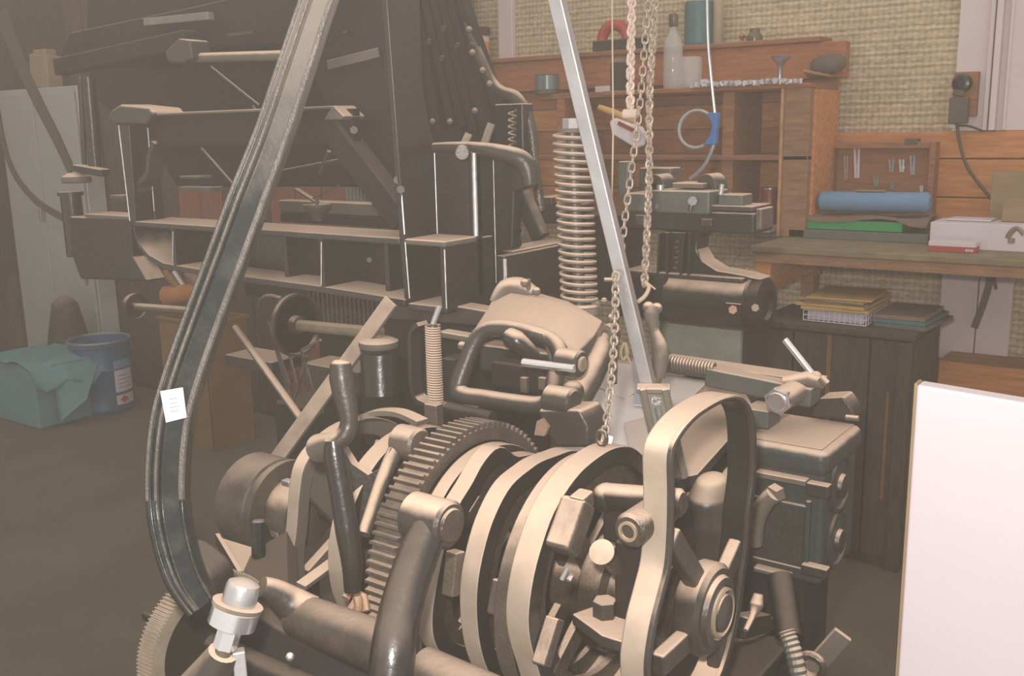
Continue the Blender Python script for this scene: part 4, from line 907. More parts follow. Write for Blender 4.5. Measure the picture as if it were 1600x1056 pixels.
hc = PX(1111, 952, XL)
P('hub', MB().lathe(hc, (1, 0, 0), [(.055, -.03), (.062, -.02), (.062, .002), (.056, .008), (.048, .008), (.045, .014), (.036, .016), (.034, .008), (.026, .008), (.024, .02), (.012, .024), (0, .024)], 48), 'dusty_black', lw)
P('hub_ring', MB().lathe(hc + V((.010, 0, 0)), (1, 0, 0), [(.0335, 0), (.0335, .008), (.030, .010), (.029, .0), (.029, -.003), (.0335, -.003)], 48), 'brass', lw)
for a, b, w_ in (((1046, 838), (1092, 915), .030), ((1152, 850), (1128, 905), .030), ((1026, 1040), (1085, 985), .03), ((1120, 1040), (1120, 990), .03)):
    P('spoke', MB().bar(PX(*a, XL - .012), PX(*b, XL - .012), w_, .02, (1, 0, 0)), 'dusty_black', lw, bevel=.005)
fin(lw)
# smooth lobe seen through the loop
t_ = T('smooth_lobe', 'smooth rounded black iron lobe with dusty crown inside the loop-shaped cam', 'lever head')
pth = smoothpath([PX(1112, 740, -.60), PX(1112, 748, -.60), PX(1112, 775, -.60), PX(1110, 820, -.60), PX(1104, 880, -.60), PX(1098, 960, -.60)], 6)
P('body', MB().sweep(pth, [(math.cos(a) * .045, math.sin(a) * .034) for a in [i * PI / 12 for i in range(24)]], (1, 0, 0), lerpn([.12, .62, 1.0, 1.06, .8, .5], len(pth))), 'soft_dusty', t_, smooth=60)
fin(t_)
sh = T('shaft_disc', 'dull olive disc and short tube behind the smooth lobe', 'disc')
P('disc', MB().cyl(PX(1135, 780, -.66), PX(1135, 780, -.66) + V((.02, 0, 0)), .062, n=40, c=.003), 'greypaint', sh)
P('tube', MB().cyl(PX(1070, 790, -.68), PX(1070, 790, -.68) + V((.05, 0, 0)), .024, n=24, c=.004), 'iron', sh)
P('stem', MB().bar(PX(1135, 780, -.67), V((PX(1135, 780, -.67).x, PX(1135, 780, -.67).y, .6)), .04, .03), 'black_deep', sh)
fin(sh)
lo = T('lower_guard', 'thin pale flanged plates low behind the loop-shaped cam', 'plate')
P('plate', MB().plX([(1040, 870), (1075, 880), (1072, 990), (1040, 1030)], -.62, .01), 'greypaint', lo)
P('coil_wire', MB().tube(smoothpath([PX(x, y, -.56) for x, y in ((1135, 1000), (1150, 1000), (1180, 995), (1215, 975))], 5), .004, 8).tube(smoothpath([PX(x, y, -.56) for x, y in ((1140, 990), (1155, 990), (1185, 983), (1215, 962))], 5), .004, 8), 'dusty', lo)
fin(lo)

# ---- left group: handle wheel, drum, crank
lc = T('cam_lever_frame', 'tan dusty spoked lever frame left of the crank handle', 'lever frame')
XC = -1.16
O_ = [(460, 918), (457, 876), (463, 830), (468, 770), (476, 728), (500, 694), (540, 664), (585, 652), (630, 668), (655, 720), (660, 800), (645, 880), (600, 950), (520, 980), (478, 960)]
cc = (556, 815)
I_ = [(cc[0] + (x - cc[0]) * .80, cc[1] + (y - cc[1]) * .84) for x, y in O_]
P('rim', MB().ringprism(loop(O_, XC), loop(I_, XC), (-.026, 0, 0)), 'camrim', lc, bevel=.003, side='dusty')
for a, w_ in (((478, 735), .06), ((600, 690), .03), ((480, 900), .03), ((630, 860), .03)):
    P('spoke', MB().bar(PX(*a, XC - .012), PX(*cc, XC - .012), w_, .018, (1, 0, 0)), 'dusty', lc, bevel=.004)
P('hub', MB().cyl(PX(*cc, XC - .03), PX(*cc, XC - .03) + V((.05, 0, 0)), .04, n=28, c=.004), 'iron', lc)
fin(lc)
dr = T('brake_drum', 'stained dark iron drum at the left end of the cam shaft', 'drum')
c0 = D(392, 778, 1.78)
P('drum', MB().lathe(c0, (1, 0, 0), [(.05, -.005), (.078, 0), (.084, .006), (.084, .075), (.080, .078), (.080, .085), (.086, .088), (.086, .10), (.06, .104), (.05, .09), (0, .09)], 48), 'stained_iron', dr)
P('inner_drum', MB().lathe(c0 + V((.1, 0, 0)), (1, 0, 0), [(.055, -.01), (.055, .05), (.04, .055), (.02, .055), (0, .06)], 32), 'iron', dr)
m = MB()
for i in range(5): p = c0 + V((.108, -.02 - .008 * i, .05 - .02 * i)); m.box(p, p + V((.02, .014, .012)))
P('bright_bits', m, 'bright_steel', dr, bevel=.002)
fin(dr)
fu = T('angle_bracket', 'dusty triangular bracket below the stained drum', 'bracket')
P('plate', MB().prism([D(338, 838, 1.62), D(397, 856, 1.60), D(376, 900, 1.5)], (0, .006, -.008)), 'dusty', fu)
P('rib', MB().bar(D(340, 842, 1.6), D(376, 902, 1.49), .006, .02), 'black', fu)
P('post', MB().cyl(D(404, 812, 1.55), D(404, 872, 1.55), .011, n=20, c=.003), 'gloss_lever', fu)
P('stay', MB().prism([D(396, 860, 1.58), D(448, 830, 1.6), D(450, 925, 1.5), D(376, 905, 1.5)], (0, .02, -.01)), 'black_deep', fu)
P('pedestal', MB().cyl(D(430, 900, 1.62), V((D(430, 900, 1.62).x, D(430, 900, 1.62).y, 0)), .07, n=20), 'black_deep', fu)
fin(fu)
TM('small_flat_bar', MB().bar(D(470, 916, 1.45), D(530, 872, 1.52), .018, .008, V((.2, -.6, .7))), 'dusty', 'short flat dusty bar inside the left lever frame', 'bar', bevel=.001)
TM('rusty_wires', MB().tube(smoothpath([D(540, 935, 1.35), D(552, 920, 1.36), D(560, 950, 1.35), D(545, 960, 1.36), D(565, 930, 1.37), D(572, 955, 1.36)], 5), .006, 8), 'copper', 'tangle of rusty wire under the crank handle', 'wire')
ch = T('crank_handle', 'dark worn crank handle with rounded dusty grip end', 'handle')
P('grip', MB().tube(smoothpath([D(532, 562, 1.31), D(532, 568, 1.31), D(534, 590, 1.31), D(538, 615, 1.31), D(543, 640, 1.31), D(545, 662, 1.31), D(538, 680, 1.31), D(524, 692, 1.31)], 6), lerpn([.004, .0135, .0165, .0155, .0135, .0115, .0125, .012], 43), 18), 'dusty_black', ch, smooth=60)
P('arm', MB().tube(smoothpath([D(521, 688, 1.31), D(524, 720, 1.31), D(533, 770, 1.31), D(543, 830, 1.31), D(550, 880, 1.31), D(550, 925, 1.31)], 6), lerpn([.012, .0145, .0150, .0160, .0140, .010], 31), 16), 'black', ch, smooth=60)
P('arm_lug', MB().cyl(D(500, 700, 1.36), D(522, 690, 1.31), .02, .013, n=20), 'dusty', ch)
fin(ch)
rl = T('roller_lever', 'grey forked lever with round boss between crank handle and gear wheel', 'lever')
P('boss', MB().cyl(D(622, 688, 1.50), D(622, 688, 1.50) + V((.045, 0, 0)), .026, n=32, c=.004), 'iron', rl)
P('arm', MB().tube(smoothpath([D(625, 690, 1.49), D(606, 730, 1.47), D(590, 770, 1.44), D(568, 835, 1.40)], 6), lerpn([.013, .0115, .010, .009], 19), 14), 'iron', rl)
P('web', MB().prism([D(x, y, 1.47) for x, y in ((610, 700), (600, 728), (575, 742), (550, 725), (535, 700), (540, 840), (560, 850))], (0, .012, 0)), 'black', rl, bevel=.003)
fin(rl)
TM('arched_strip', MB().sweep(smoothpath([D(562, 652, 1.6), D(590, 644, 1.6), D(625, 645, 1.58), D(660, 660, 1.55)], 5), [(-.004, -.012), (.004, -.012), (.004, .012), (-.004, .012)], (0, -1, 0)), 'dusty', 'dusty arched strip above the roller lever', 'strip')

# ---- big forearm lever in front of the gear
ba = T('swing_arm', 'thick glossy black curved arm with round boss in front of gear', 'arm')
P('arm', MB().tube(smoothpath([D(682, 800, 1.17), D(670, 830, 1.165), D(652, 872, 1.15), D(635, 920, 1.13), D(622, 970, 1.11), D(614, 1020, 1.09), D(608, 1080, 1.08)], 6), lerpn([.018, .0225, .024, .024, .0245, .025, .0245], 37), 22), 'black_clean', ba, smooth=60)
bc_ = D(672, 812, 1.18)
P('boss', MB().cyl(bc_ + V((-.03, 0, 0)), bc_ + V((.032, 0, 0)), .029, n=36, c=.004), 'dusty_black', ba)
P('boss_pin', MB().cyl(bc_ + V((.03, 0, 0)), bc_ + V((.035, 0, 0)), .021, n=28, c=.002), 'grease_iron', ba)
fin(ba)
# horizontal rocker shaft in front
rs = T('rocker_shaft', 'dusty horizontal rocker shaft across the bottom left foreground', 'shaft')
a = D(462, 958, 1.27); 
P('tube', MB().cyl(a, a + V((.19, 0, -.0)), .027, .030, n=32, c=.004), 'stained_iron', rs)
P('arm_neck', MB().tube(smoothpath([D(408, 918, 1.24), D(430, 926, 1.25), D(455, 943, 1.26), D(480, 960, 1.26)], 5), lerpn([.014, .017, .022, .026], 16), 16), 'dusty_black', rs)
a = D(655, 1048, 1.12)
P('front_tube', MB().cyl(a, a + V((.12, 0, -.005)), .029, n=32, c=.005), 'stained_iron', rs)
P('screw_head', MB().ball(D(453, 1026, 1.1), .005, 10), 'bright_steel', rs)
P('bearing', MB().prism([D(x, y, 1.3) for x, y in ((400, 960), (470, 1000), (590, 1050), (600, 1100), (330, 1100), (345, 1030))], (-.02, .05, -.0)), 'black_deep', rs, bevel=.006)
fin(rs)
# ---- tall curved black lever with the paper label
cl_ = T('curved_lever', 'tall curved black ribbed lever arching down the left, white label on it', 'lever')
LP = [(560, -150, 1.02), (520, -60, 1.03), (492, 15, 1.04), (462, 105, 1.05), (425, 215, 1.07), (385, 320, 1.08), (350, 415, 1.09), (318, 500, 1.10), (288, 585, 1.10), (270, 650, 1.10), (262, 720, 1.10), (262, 790, 1.10), (272, 850, 1.09), (290, 905, 1.08), (318, 950, 1.07)]
path = smoothpath([D(*p) for p in LP], 6)
w_ = .0215
prof = [(-w_, -.014), (-w_, .008), (-w_ * .92, .0125), (-w_ * .78, .0125), (-w_ * .70, .007), (w_ * .18, .007), (w_ * .24, .012), (w_ * .38, .0135), (w_ * .50, .012), (w_ * .56, .009), (w_ * .64, .0115), (w_ * .80, .0115), (w_, .006), (w_, -.014)]
nv = (CAM - D(330, 500, 1.1)).normalized(); nv = (nv + V((0, 0, .05)) - RT * .25).normalized()
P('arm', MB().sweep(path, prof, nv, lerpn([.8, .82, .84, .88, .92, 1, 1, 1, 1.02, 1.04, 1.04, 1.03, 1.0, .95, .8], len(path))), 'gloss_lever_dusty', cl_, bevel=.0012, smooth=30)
scl = lerpn([.8, .82, .84, .88, .92, 1, 1, 1, 1.02, 1.04, 1.04, 1.03, 1.0, .95, .8], len(path))
for off, wd_, hh in ((-.85, .0036, .0128), (.36, .0022, .0138), (.80, .0026, .0118)):  # pale dusty beads also paint the lever's highlight lines, stopping at its shaded foot
    P('edge_bead', MB().sweep(path[:66], [(w_ * off - wd_, hh - .002), (w_ * off + wd_, hh - .002), (w_ * off + wd_ * .6, hh + .0008), (w_ * off - wd_ * .6, hh + .0008)], nv, scl[:66]), 'lever_dust_highlight', cl_, label='dusty raised bead with painted highlight')
lc0 = [D(251, 611, 1.085), D(286, 605, 1.083), D(292, 652, 1.083), D(260, 660, 1.085)]
fwd = (lc0[1] - lc0[0]).cross(lc0[3] - lc0[0]).normalized()
if fwd.dot(CAM - lc0[0]) < 0: fwd = -fwd
lb = P('paper_label', MB().prism(lc0, fwd * .0012), 'papers', cl_, label='small square white paper label')
m = MB()
for i in range(4):
    p = lc0[0].lerp(lc0[3], .3 + .13 * i) + (lc0[1] - lc0[0]) * .3 + fwd * .0014; q = p + (lc0[1] - lc0[0]) * (.42 - .06 * (i % 2))
    m.bar(p, q, .0006, .0006)
P('print_line', m, 'barrel_rim', lb)
P('foot', MB().prism([D(x, y, 1.10) for x, y in ((270, 860), (300, 880), (330, 905), (338, 960), (300, 972), (280, 940))], (-.02, .05, 0)), 'black_clean', cl_, bevel=.012, segs=4)
fin(cl_)
na = T('adjusting_nut', 'bright steel adjusting nut stack at the foot of the curved lever', 'nut')
ax = (D(384, 905, 1.05) - D(352, 1010, 1.05)).normalized()
b0 = D(366, 962, 1.05)
P('collar', MB().lathe(b0, ax, [(.021, -.012), (.0255, -.010), (.0255, .008), (.021, .011), (.014, .012), (0, .012)], 36), 'bright_steel', na)
P('cap_nut', MB().lathe(b0 + ax * .02, ax, [(.018, -.006), (.018, .012), (.0165, .016), (.008, .02), (0, .021)], 32), 'steel', na)
P('flange', MB().lathe(b0 + ax * .012, ax, [(.027, -.002), (.027, .002), (0, .002)], 36), 'dusty', na)
P('lock_nut', MB().cyl(b0 - ax * .036, b0 - ax * .014, .0125, n=6, c=.001), 'bright_steel', na)
P('stem', MB().cyl(b0 - ax * .08, b0 - ax * .034, .009, n=16), 'iron', na)
P('arm', MB().tube([b0 - ax * .04, D(330, 1060, 1.06), D(300, 1100, 1.07)], [.016, .026, .03], 16), 'dusty_black', na)
P('fork', MB().bar(D(372, 1015, 1.06), D(378, 1080, 1.06), .014, .02), 'steel', na, bevel=.002)
fin(na)
rw = T('ribbed_wheel', 'ribbed wheel rim at the bottom left corner of the machine', 'wheel')
cw = D(338, 1010, 1.30)
gear('rim', cw.y, cw.z, cw.x, .03, .098, 120, .003, 'threadedrim', rw, .02)
P('disc', MB().cyl(cw + V((-.02, 0, 0)), cw + V((-.008, 0, 0)), .08, n=40), 'black_deep', rw)
P('axle', MB().cyl(cw + V((-.05, 0, 0)), cw + V((.30, 0, 0)), .015, n=16), 'black_deep', rw)
fin(rw)

# ================================================================== POT LEVER CASTING WITH WINDOW
pc_ = T('pot_lever', 'cast lever with rounded window opening and thick dust on its top', 'casting')
def Q(x, y, Y): return PY(x, y, Y)
lp_ = [(716, 604, 1.245), (727, 570, 1.26), (742, 535, 1.275), (760, 516, 1.285), (790, 513, 1.29), (830, 521, 1.295), (862, 534, 1.30), (876, 556, 1.29), (868, 590, 1.265), (862, 620, 1.245), (845, 633, 1.24), (800, 629, 1.24), (755, 622, 1.24), (725, 617, 1.24)]
n = len(lp_); pts = [Q(*p) for p in lp_]; out = []
for i in range(n):
    a, b, c, d = pts[i - 1], pts[i], pts[(i + 1) % n], pts[(i + 2) % n]
    for j in range(5): t = j / 5; out.append(.5 * ((2 * b) + (c - a) * t + (2 * a - 5 * b + 4 * c - d) * t * t + (3 * b - a - 3 * c + d) * t ** 3))
P('window_frame', MB().tube(out, .0145, 16, closed=True), 'dusty_black', pc_, smooth=60)
rows = [[(722, 548, 1.262), (752, 508, 1.272), (800, 506, 1.280), (848, 520, 1.285), (862, 566, 1.285)],
        [(744, 508, 1.32), (782, 490, 1.335), (826, 492, 1.34), (868, 505, 1.345), (902, 552, 1.345)],
        [(762, 480, 1.39), (798, 466, 1.40), (838, 467, 1.41), (886, 480, 1.42), (928, 525, 1.42)],
        [(772, 460, 1.45), (800, 450, 1.46), (838, 456, 1.47), (888, 470, 1.47), (942, 500, 1.47)]]
vs = [Q(*p) for r in rows for p in r]; vb = [v + V((0, .004, -.022)) for v in vs]; k = 20
fs = [(i * 5 + j, i * 5 + j + 1, (i + 1) * 5 + j + 1, (i + 1) * 5 + j) for i in range(3) for j in range(4)]
fs += [tuple(k + q for q in f[::-1]) for f in fs[:12]]
bd = [0, 1, 2, 3, 4, 9, 14, 19, 18, 17, 16, 15, 10, 5]
fs += [(bd[i], bd[i - 1], bd[i - 1] + k, bd[i] + k) for i in range(len(bd))]
P('dusty_hood', MB().add(vs + vb, fs), 'dusty', pc_, bevel=.006, smooth=80)
P('top_lug', MB().tube(smoothpath([Q(772, 474, 1.42), Q(790, 452, 1.44), Q(812, 450, 1.45), Q(836, 462, 1.45)], 5), lerpn([.010, .018, .02, .014], 16), 14), 'dusty', pc_, smooth=60)
P('top_pin', MB().tube([Q(826, 462, 1.44), Q(826, 436, 1.44)], .004, 8).ball(Q(820, 442, 1.43), .008, 10).ball(Q(838, 455, 1.43), .008, 10), 'dusty', pc_)
P('neck_stub', MB().ball(Q(722, 540, 1.30), .008, 10), 'dusty', pc_)
P('egg_knob', MB().tube(smoothpath([Q(789, 520, 1.255), Q(793, 523, 1.255), Q(806, 532, 1.255), Q(825, 548, 1.265), Q(842, 566, 1.275), Q(848, 572, 1.28)], 5), lerpn([.003, .013, .017, .014, .009, .004], 26), 16), 'black', pc_, smooth=60)
P('inner_block', MB().bx(748, 545, 862, 590, 1.33, .05), 'black', pc_, bevel=.006)
P('inner_block', MB().bx(765, 570, 858, 612, 1.30, .04), 'black_deep', pc_, bevel=.008)
P('inner_post', MB().bx(812, 590, 822, 614, 1.27, .01).bx(840, 590, 852, 610, 1.265, .01), 'iron', pc_, bevel=.002)
P('steel_pin', MB().cyl(Q(817, 566, 1.23), Q(898, 576, 1.23), .0065, n=16, c=.001), 'bright_steel', pc_)
bp_ = Q(890, 566, 1.25)
P('pivot_boss', MB().cyl(bp_ + V((-.02, 0, 0)), bp_ + V((.022, 0, 0)), .021, n=32, c=.003), 'dusty_black', pc_)
P('pivot_pin', MB().cyl(bp_ + V((.02, 0, 0)), bp_ + V((.026, 0, 0)), .012, n=24, c=.002), 'brass', pc_)
bp_ = Q(872, 625, 1.22)
P('lower_boss', MB().cyl(bp_ + V((-.02, 0, 0)), bp_ + V((.03, 0, 0)), .022, n=32, c=.004), 'dusty_black', pc_)
P('lower_ball', MB().ball(Q(895, 612, 1.25), .018, 16), 'dusty_black', pc_)
P('under_block', MB().prism([Q(x, y, 1.2) for x, y in ((838, 640), (905, 640), (918, 665), (920, 700), (870, 700), (850, 672))], (0, .06, 0)), 'dusty_black', pc_, bevel=.006)
P('under_pipe', MB().cyl(Q(700, 640, 1.27), Q(770, 655, 1.27), .014, n=16), 'black_deep', pc_)
P('pink_tab', MB().prism([Q(x, y, 1.17) for x, y in ((834, 680), (838, 658), (846, 654), (856, 668), (850, 682))], (0, .008, 0)), 'rag_brown', pc_, bevel=.001)
fin(pc_)
ca = T('tapered_lever', 'tapering dusty lever with eye reaching down right of pot lever', 'lever')
P('arm', MB().tube(smoothpath([Q(948, 522, 1.40), Q(942, 548, 1.38), Q(925, 585, 1.34), Q(905, 620, 1.30), Q(888, 655, 1.26)], 6), lerpn([.013, .018, .021, .022, .022], 25), 16), 'dusty_black', ca, smooth=60)
P('eye', MB().lathe(Q(948, 522, 1.385), (0, -1, 0), [(.016, -.02), (.016, .004), (.008, .004), (.008, -.002), (0, -.002)], 24), 'dusty', ca)
fin(ca)
# ---- tall open spring
sp_ = T('tall_spring', 'tall open coil spring on a rod, behind the slanting steel bar', 'spring')
a = PY(893, 205, 1.5); b = PY(906, 484, 1.5); nt = 23.5; hp = []
for i in range(int(nt * 20) + 1):
    t = i / (nt * 20); an = i / 20 * 2 * PI
    hp.append(a.lerp(b, t) + V((math.cos(an) * .031, math.sin(an) * .031, 0)))
P('coil', MB().tube(hp, .0037, 9), 'spring', sp_)
P('rod', MB().cyl(a + V((0, 0, .02)), b + V((0, 0, -.02)), .011, n=20), 'iron', sp_)
P('base_coil', MB().tube([b + V((math.cos(i / 20 * 2 * PI) * .030, math.sin(i / 20 * 2 * PI) * .030, .012 - .00026 * i)) for i in range(70)], .006, 8), 'spring', sp_)
P('top_nut', MB().cyl(a + V((0, 0, .004)), a + V((0, 0, .022)), .016, n=6, c=.001), 'steel', sp_)
P('top_washer', MB().cyl(a + V((0, 0, -.002)), a + V((0, 0, .004)), .026, n=28), 'dusty', sp_)
fin(sp_)
# ---- slanting steel bar and its socket
sbx = T('steel_bar', 'long straight bright steel bar slanting down across the picture', 'bar')
p = D(856, -60, 1.30); q = D(1034, 690, 1.42)
P('bar', MB().bar(p, q, .019, .019, (CAM - p.lerp(q, .5)).normalized() * .9 - RT * .35), 'steel', sbx, bevel=.002)
fin(sbx)
sk = T('bar_socket', 'grey grooved clevis gripping the lower end of the steel bar', 'clevis')
p = D(1021, 606, 1.38); q = D(1052, 745, 1.42); nn = (CAM - p).normalized()
P('body', MB().bar(p, q, .042, .02, nn), 'greygreen', sk, bevel=.003)
for s in (-1, 1):
    o_ = RT * (.015 * s) + nn * .014
    P('side_rail', MB().bar(p + o_, q + o_, .009, .012, nn), 'dusty', sk, bevel=.002)
P('slot', MB().tube([p.lerp(q, .2) + nn * .011, p.lerp(q, .8) + nn * .011], .005, 8), 'steel', sk)
P('collar', MB().bar(p + V((0, 0, .003)), p + V((0, 0, -.005)), .046, .03, nn), 'dusty', sk, bevel=.002)
P('bolt', MB().cyl(p.lerp(q, .14) + nn * .009, p.lerp(q, .14) + nn * .016, .007, n=16), 'grease_iron', sk)
P('shank', MB().cyl(q, q + V((0, 0.05, -.12)), .012, n=14), 'black_deep', sk)
fin(sk)

# ================================================================== CHAINS, STRING, CABLE
def link_mesh(L, Wd, r):
    pts = []
    for i in range(6): a_ = -PI / 2 + PI * i / 5; pts.append(V((0, math.cos(a_) * (Wd / 2), L / 2 - Wd / 2 + 0)) if 0 else V((math.sin(a_) * Wd / 2, 0, (L / 2 - Wd / 2) + math.cos(a_) * Wd / 2)))
    for i in range(6): a_ = PI / 2 + PI * i / 5; pts.append(V((math.sin(a_) * Wd / 2, 0, -(L / 2 - Wd / 2) + math.cos(a_) * Wd / 2)))
    return MB().tube(pts, r, 5, closed=True)
def chain(name, path, L, Wd, r, mat, label, step=.72, twist=90, phase=20):
    t = T(name, label, 'chain'); S_ = smoothpath(path, 10); t.location = S_[-1]
    cum = [0]
    for a_, b_ in zip(S_, S_[1:]): cum.append(cum[-1] + (b_ - a_).length)
    n = int(cum[-1] / (L * step)); me = None
    for i in range(n + 1):
        s = cum[-1] * i / n; k = max(j for j in range(len(cum)) if cum[j] <= s + 1e-9); k = min(k, len(S_) - 2)
        p = S_[k].lerp(S_[k + 1], (s - cum[k]) / (cum[k + 1] - cum[k])); d = (S_[k] - S_[k + 1]).normalized()
        if me is None:
            o = P('link', link_mesh(L, Wd, r), mat, t); me = o.data
        else: o = bpy.data.objects.new('link', me); COL.objects.link(o); o.parent = t
        q = ZZ.rotation_difference(d); o.rotation_mode = 'QUATERNION'
        from mathutils import Quaternion
        o.rotation_quaternion = q @ Quaternion((0, 0, 1), math.radians(phase + twist * i)); o.location = p - S_[-1]
    return t
t1 = chain('twisted_chain', [D(988, -40, 1.6), D(986, 60, 1.6), D(985, 120, 1.6), D(985, 172, 1.6)], .0125, .0105, .0028, 'chain_pink', 'pinkish dusty close-linked chain hanging left of the other chains', .62, 62)
t2 = chain('twisted_chain', [D(1026, -40, 1.55), D(1020, 60, 1.55), D(1015, 150, 1.56), D(1014, 280, 1.57), D(1010, 380, 1.58), D(1007, 442, 1.58)], .0125, .0092, .0024, 'chain', 'grey-brown twisted chain, longest of the heavy chains, ending by a hook', .62, 62)
t3 = chain('fine_chain', [D(1016, -40, 1.5), D(1008, 60, 1.5), D(1000, 160, 1.5), D(990, 240, 1.5), D(978, 330, 1.5), D(970, 400, 1.5)], .015, .0085, .0016, 'chain', 'fine chain slanting down between the two heavy chains', .8, 90)
t4 = chain('fine_chain', [D(962, 432, 1.36), D(961, 500, 1.36), D(957, 570, 1.36), D(950, 640, 1.36), D(944, 682, 1.36)], .012, .0085, .0018, 'chain', 'dusty rusty chain hanging over the pale papers beside the steel bar', .72, 90)
hk = T('chain_hook', 'thin steel hook at the lower end of the long twisted chain', 'hook')
P('hook', MB().tube(smoothpath([D(1007, 440, 1.58), D(1014, 448, 1.58), D(1008, 462, 1.58), D(996, 472, 1.58)], 5), .0035, 8).tube([D(1010, 440, 1.58), D(1024, 452, 1.58)], .0015, 6), 'rope', hk); fin(hk)
c_ = D(985, 178, 1.6)
TM('chain_yoke', MB().cyl(c_ + V((-.013, 0, 0)), c_ + V((.013, 0, 0)), .008, n=16, c=.002), 'chain_pink', 'small pinkish yoke at the end of the pinkish chain', 'yoke')
TM('hanging_string', MB().tube(smoothpath([D(956, -30, 1.7), D(957, 80, 1.7), D(958, 200, 1.7), D(956, 310, 1.7)], 5), .0016, 6), 'rope', 'thin tan string hanging left of the pinkish chain', 'string')
rdr = T('chain_rod', 'dusty upright flat rod behind the rusty hanging chain', 'rod')
P('rod', MB().bar(D(963, 430, 1.42), D(958, 600, 1.42), .009, .009, (0, -1, 0)), 'dusty', rdr, bevel=.001)
P('cross_pin', MB().cyl(D(944, 437, 1.42), D(966, 437, 1.42), .003, n=8), 'dusty', rdr)
P('spring_clip', MB().tube(smoothpath([D(975, 535, 1.42), D(970, 550, 1.42), D(974, 562, 1.42), D(981, 550, 1.42), D(977, 535, 1.42), D(980, 556, 1.42), D(986, 568, 1.42)], 4), .002, 6), 'brass', rdr)
P('eye_bolt', MB().ball(D(957, 497, 1.41), .007, 10).ball(D(944, 470, 1.41), .005, 8), 'dusty', rdr)
fin(rdr)
hr = T('chain_anchor', 'small pale anchor ring at the foot of the rusty chain', 'ring')
P('ring', MB().tube([D(940, 684, 1.36) + V((math.cos(i * PI / 8) * .008, 0, math.sin(i * PI / 8) * .010)) for i in range(16)], .0028, 8, closed=True), 'grease_iron', hr)
P('lug', MB().cyl(D(940, 684, 1.37), D(956, 688, 1.37), .006, n=12), 'pale', hr); fin(hr)
cb_ = T('hanging_cable', 'grey cable hanging in a loop bound with bright blue tape', 'cable')
CY = 2.55
cp = [PY(x, y, CY) for x, y in ((1104, -40), (1106, 60), (1110, 110), (1114, 150), (1117, 178))]
lpc = PY(1088, 202, CY)
P('cord', MB().tube(smoothpath(cp, 5), .0045, 8), 'cable', cb_)
ll = [lpc + V((math.cos(a_) * .052, .004 * math.sin(a_), math.sin(a_) * .050)) for a_ in [i * PI / 16 for i in range(32)]]
P('loop', MB().tube(ll, .005, 8, closed=True), 'cable', cb_)
P('tail', MB().tube(smoothpath([PY(x, y, CY - .0) for x, y in ((1116, 222), (1110, 240), (1098, 262), (1078, 280))], 5), .0055, 8), 'cable', cb_)
P('blue_tape', MB().prism([PY(x, y, CY - .012) for x, y in ((1104, 176), (1121, 176), (1118, 200), (1116, 226), (1098, 227), (1108, 212), (1112, 196))], (0, .024, 0)), 'bluetape', cb_, bevel=.003, label='bright blue tape binding')
fin(cb_)
tg = T('wrapped_tool', 'rag-wrapped tool with orange stick hanging beside pinkish chain', 'tool')
HY = 2.3
P('rag', MB().prism([PY(x, y, HY) for x, y in ((951, 190), (960, 183), (1000, 198), (1006, 208), (1003, 228), (992, 232), (955, 210))], (0, .02, 0)), 'palerag', tg, bevel=.006, segs=3)
P('stick', MB().tube([PY(936, 168, HY + .01), PY(960, 176, HY + .01), PY(992, 190, HY + .01)], [.008, .009, .007], 10), 'kraft', tg)
P('print_mark', MB().bar(PY(966, 192, HY - .004), PY(990, 204, HY - .004), .003, .010, (0, 0, 1)), 'redcan', tg); fin(tg)

# ================================================================== VISE HEAD ON THE RIGHT
vh = T('mould_head', 'green-black cast head with jaw block, ribbed neck and fat round barrel', 'machine head')
VY = 1.80
P('barrel', MB().cyl(V((PY(1030, 470, VY).x, VY + .055, PY(1110, 477, VY).z)), V((PY(1160, 478, VY).x, VY + .055, PY(1110, 477, VY).z)), .0545, n=44, c=.004), 'black', vh)
e0 = V((PY(1160, 478, VY).x, VY + .055, PY(1110, 477, VY).z))
P('end_cap', MB().lathe(e0, (1, 0, 0), [(.050, 0), (.050, .008), (.0545, .010), (.0545, .026), (.048, .030), (.03, .03), (.026, .022), (0, .022)], 44), 'black_deep', vh)
P('bolt_plate', MB().bx(1132, 474, 1157, 494, VY - .004, .02), 'black', vh, bevel=.002)
P('barrel_bolt', MB().cyl(PY(1145, 484, VY - .018), PY(1145, 484, VY), .009, n=6, c=.001), 'copper', vh)
P('barrel_bolt', MB().cyl(PY(1180, 481, VY - .004), PY(1180, 481, VY + .02), .008, n=6, c=.001), 'brass', vh)
P('flat_top', MB().bx(972, 428, 1160, 436, VY + .005, .09), 'dusty_black', vh, bevel=.004)
P('rear_block', MB().bx(962, 430, 1040, 498, VY + .01, .08), 'black_deep', vh, bevel=.006)
P('neck', MB().prism([PY(x, y, VY + .02) for x, y in ((1030, 362), (1030, 432), (1190, 438), (1165, 430), (1120, 422), (1098, 408), (1088, 390), (1090, 372), (1100, 362))], (0, .06, 0)), 'black', vh, bevel=.005)
for x0, x1 in ((1034, 1030), (1046, 1045), (1072, 1066), (1080, 1078)):
    P('neck_rib', MB().bar(PY(x0, 363, VY + .012), PY(x1, 430, VY + .012), .004, .02, (0, -1, 0)), 'black', vh, bevel=.001)
m = MB()
for i, (x, y) in enumerate(((1059, 378), (1057, 386), (1059, 394), (1056, 402), (1058, 410), (1055, 418))): m.bar(PY(x - 3, y, VY + .018), PY(x + 3, y - 2 + 3 * (i % 2), VY + .018), .003, .004, (0, -1, 0))
P('cast_marks', m, 'iron', vh)
P('jaw_bar', MB().bx(975, 330, 1178, 362, VY - .03, .10), 'black', vh, bevel=.004)
P('jaw_end', MB().bx(1180, 326, 1190, 360, VY - .02, .06), 'iron', vh, bevel=.003)
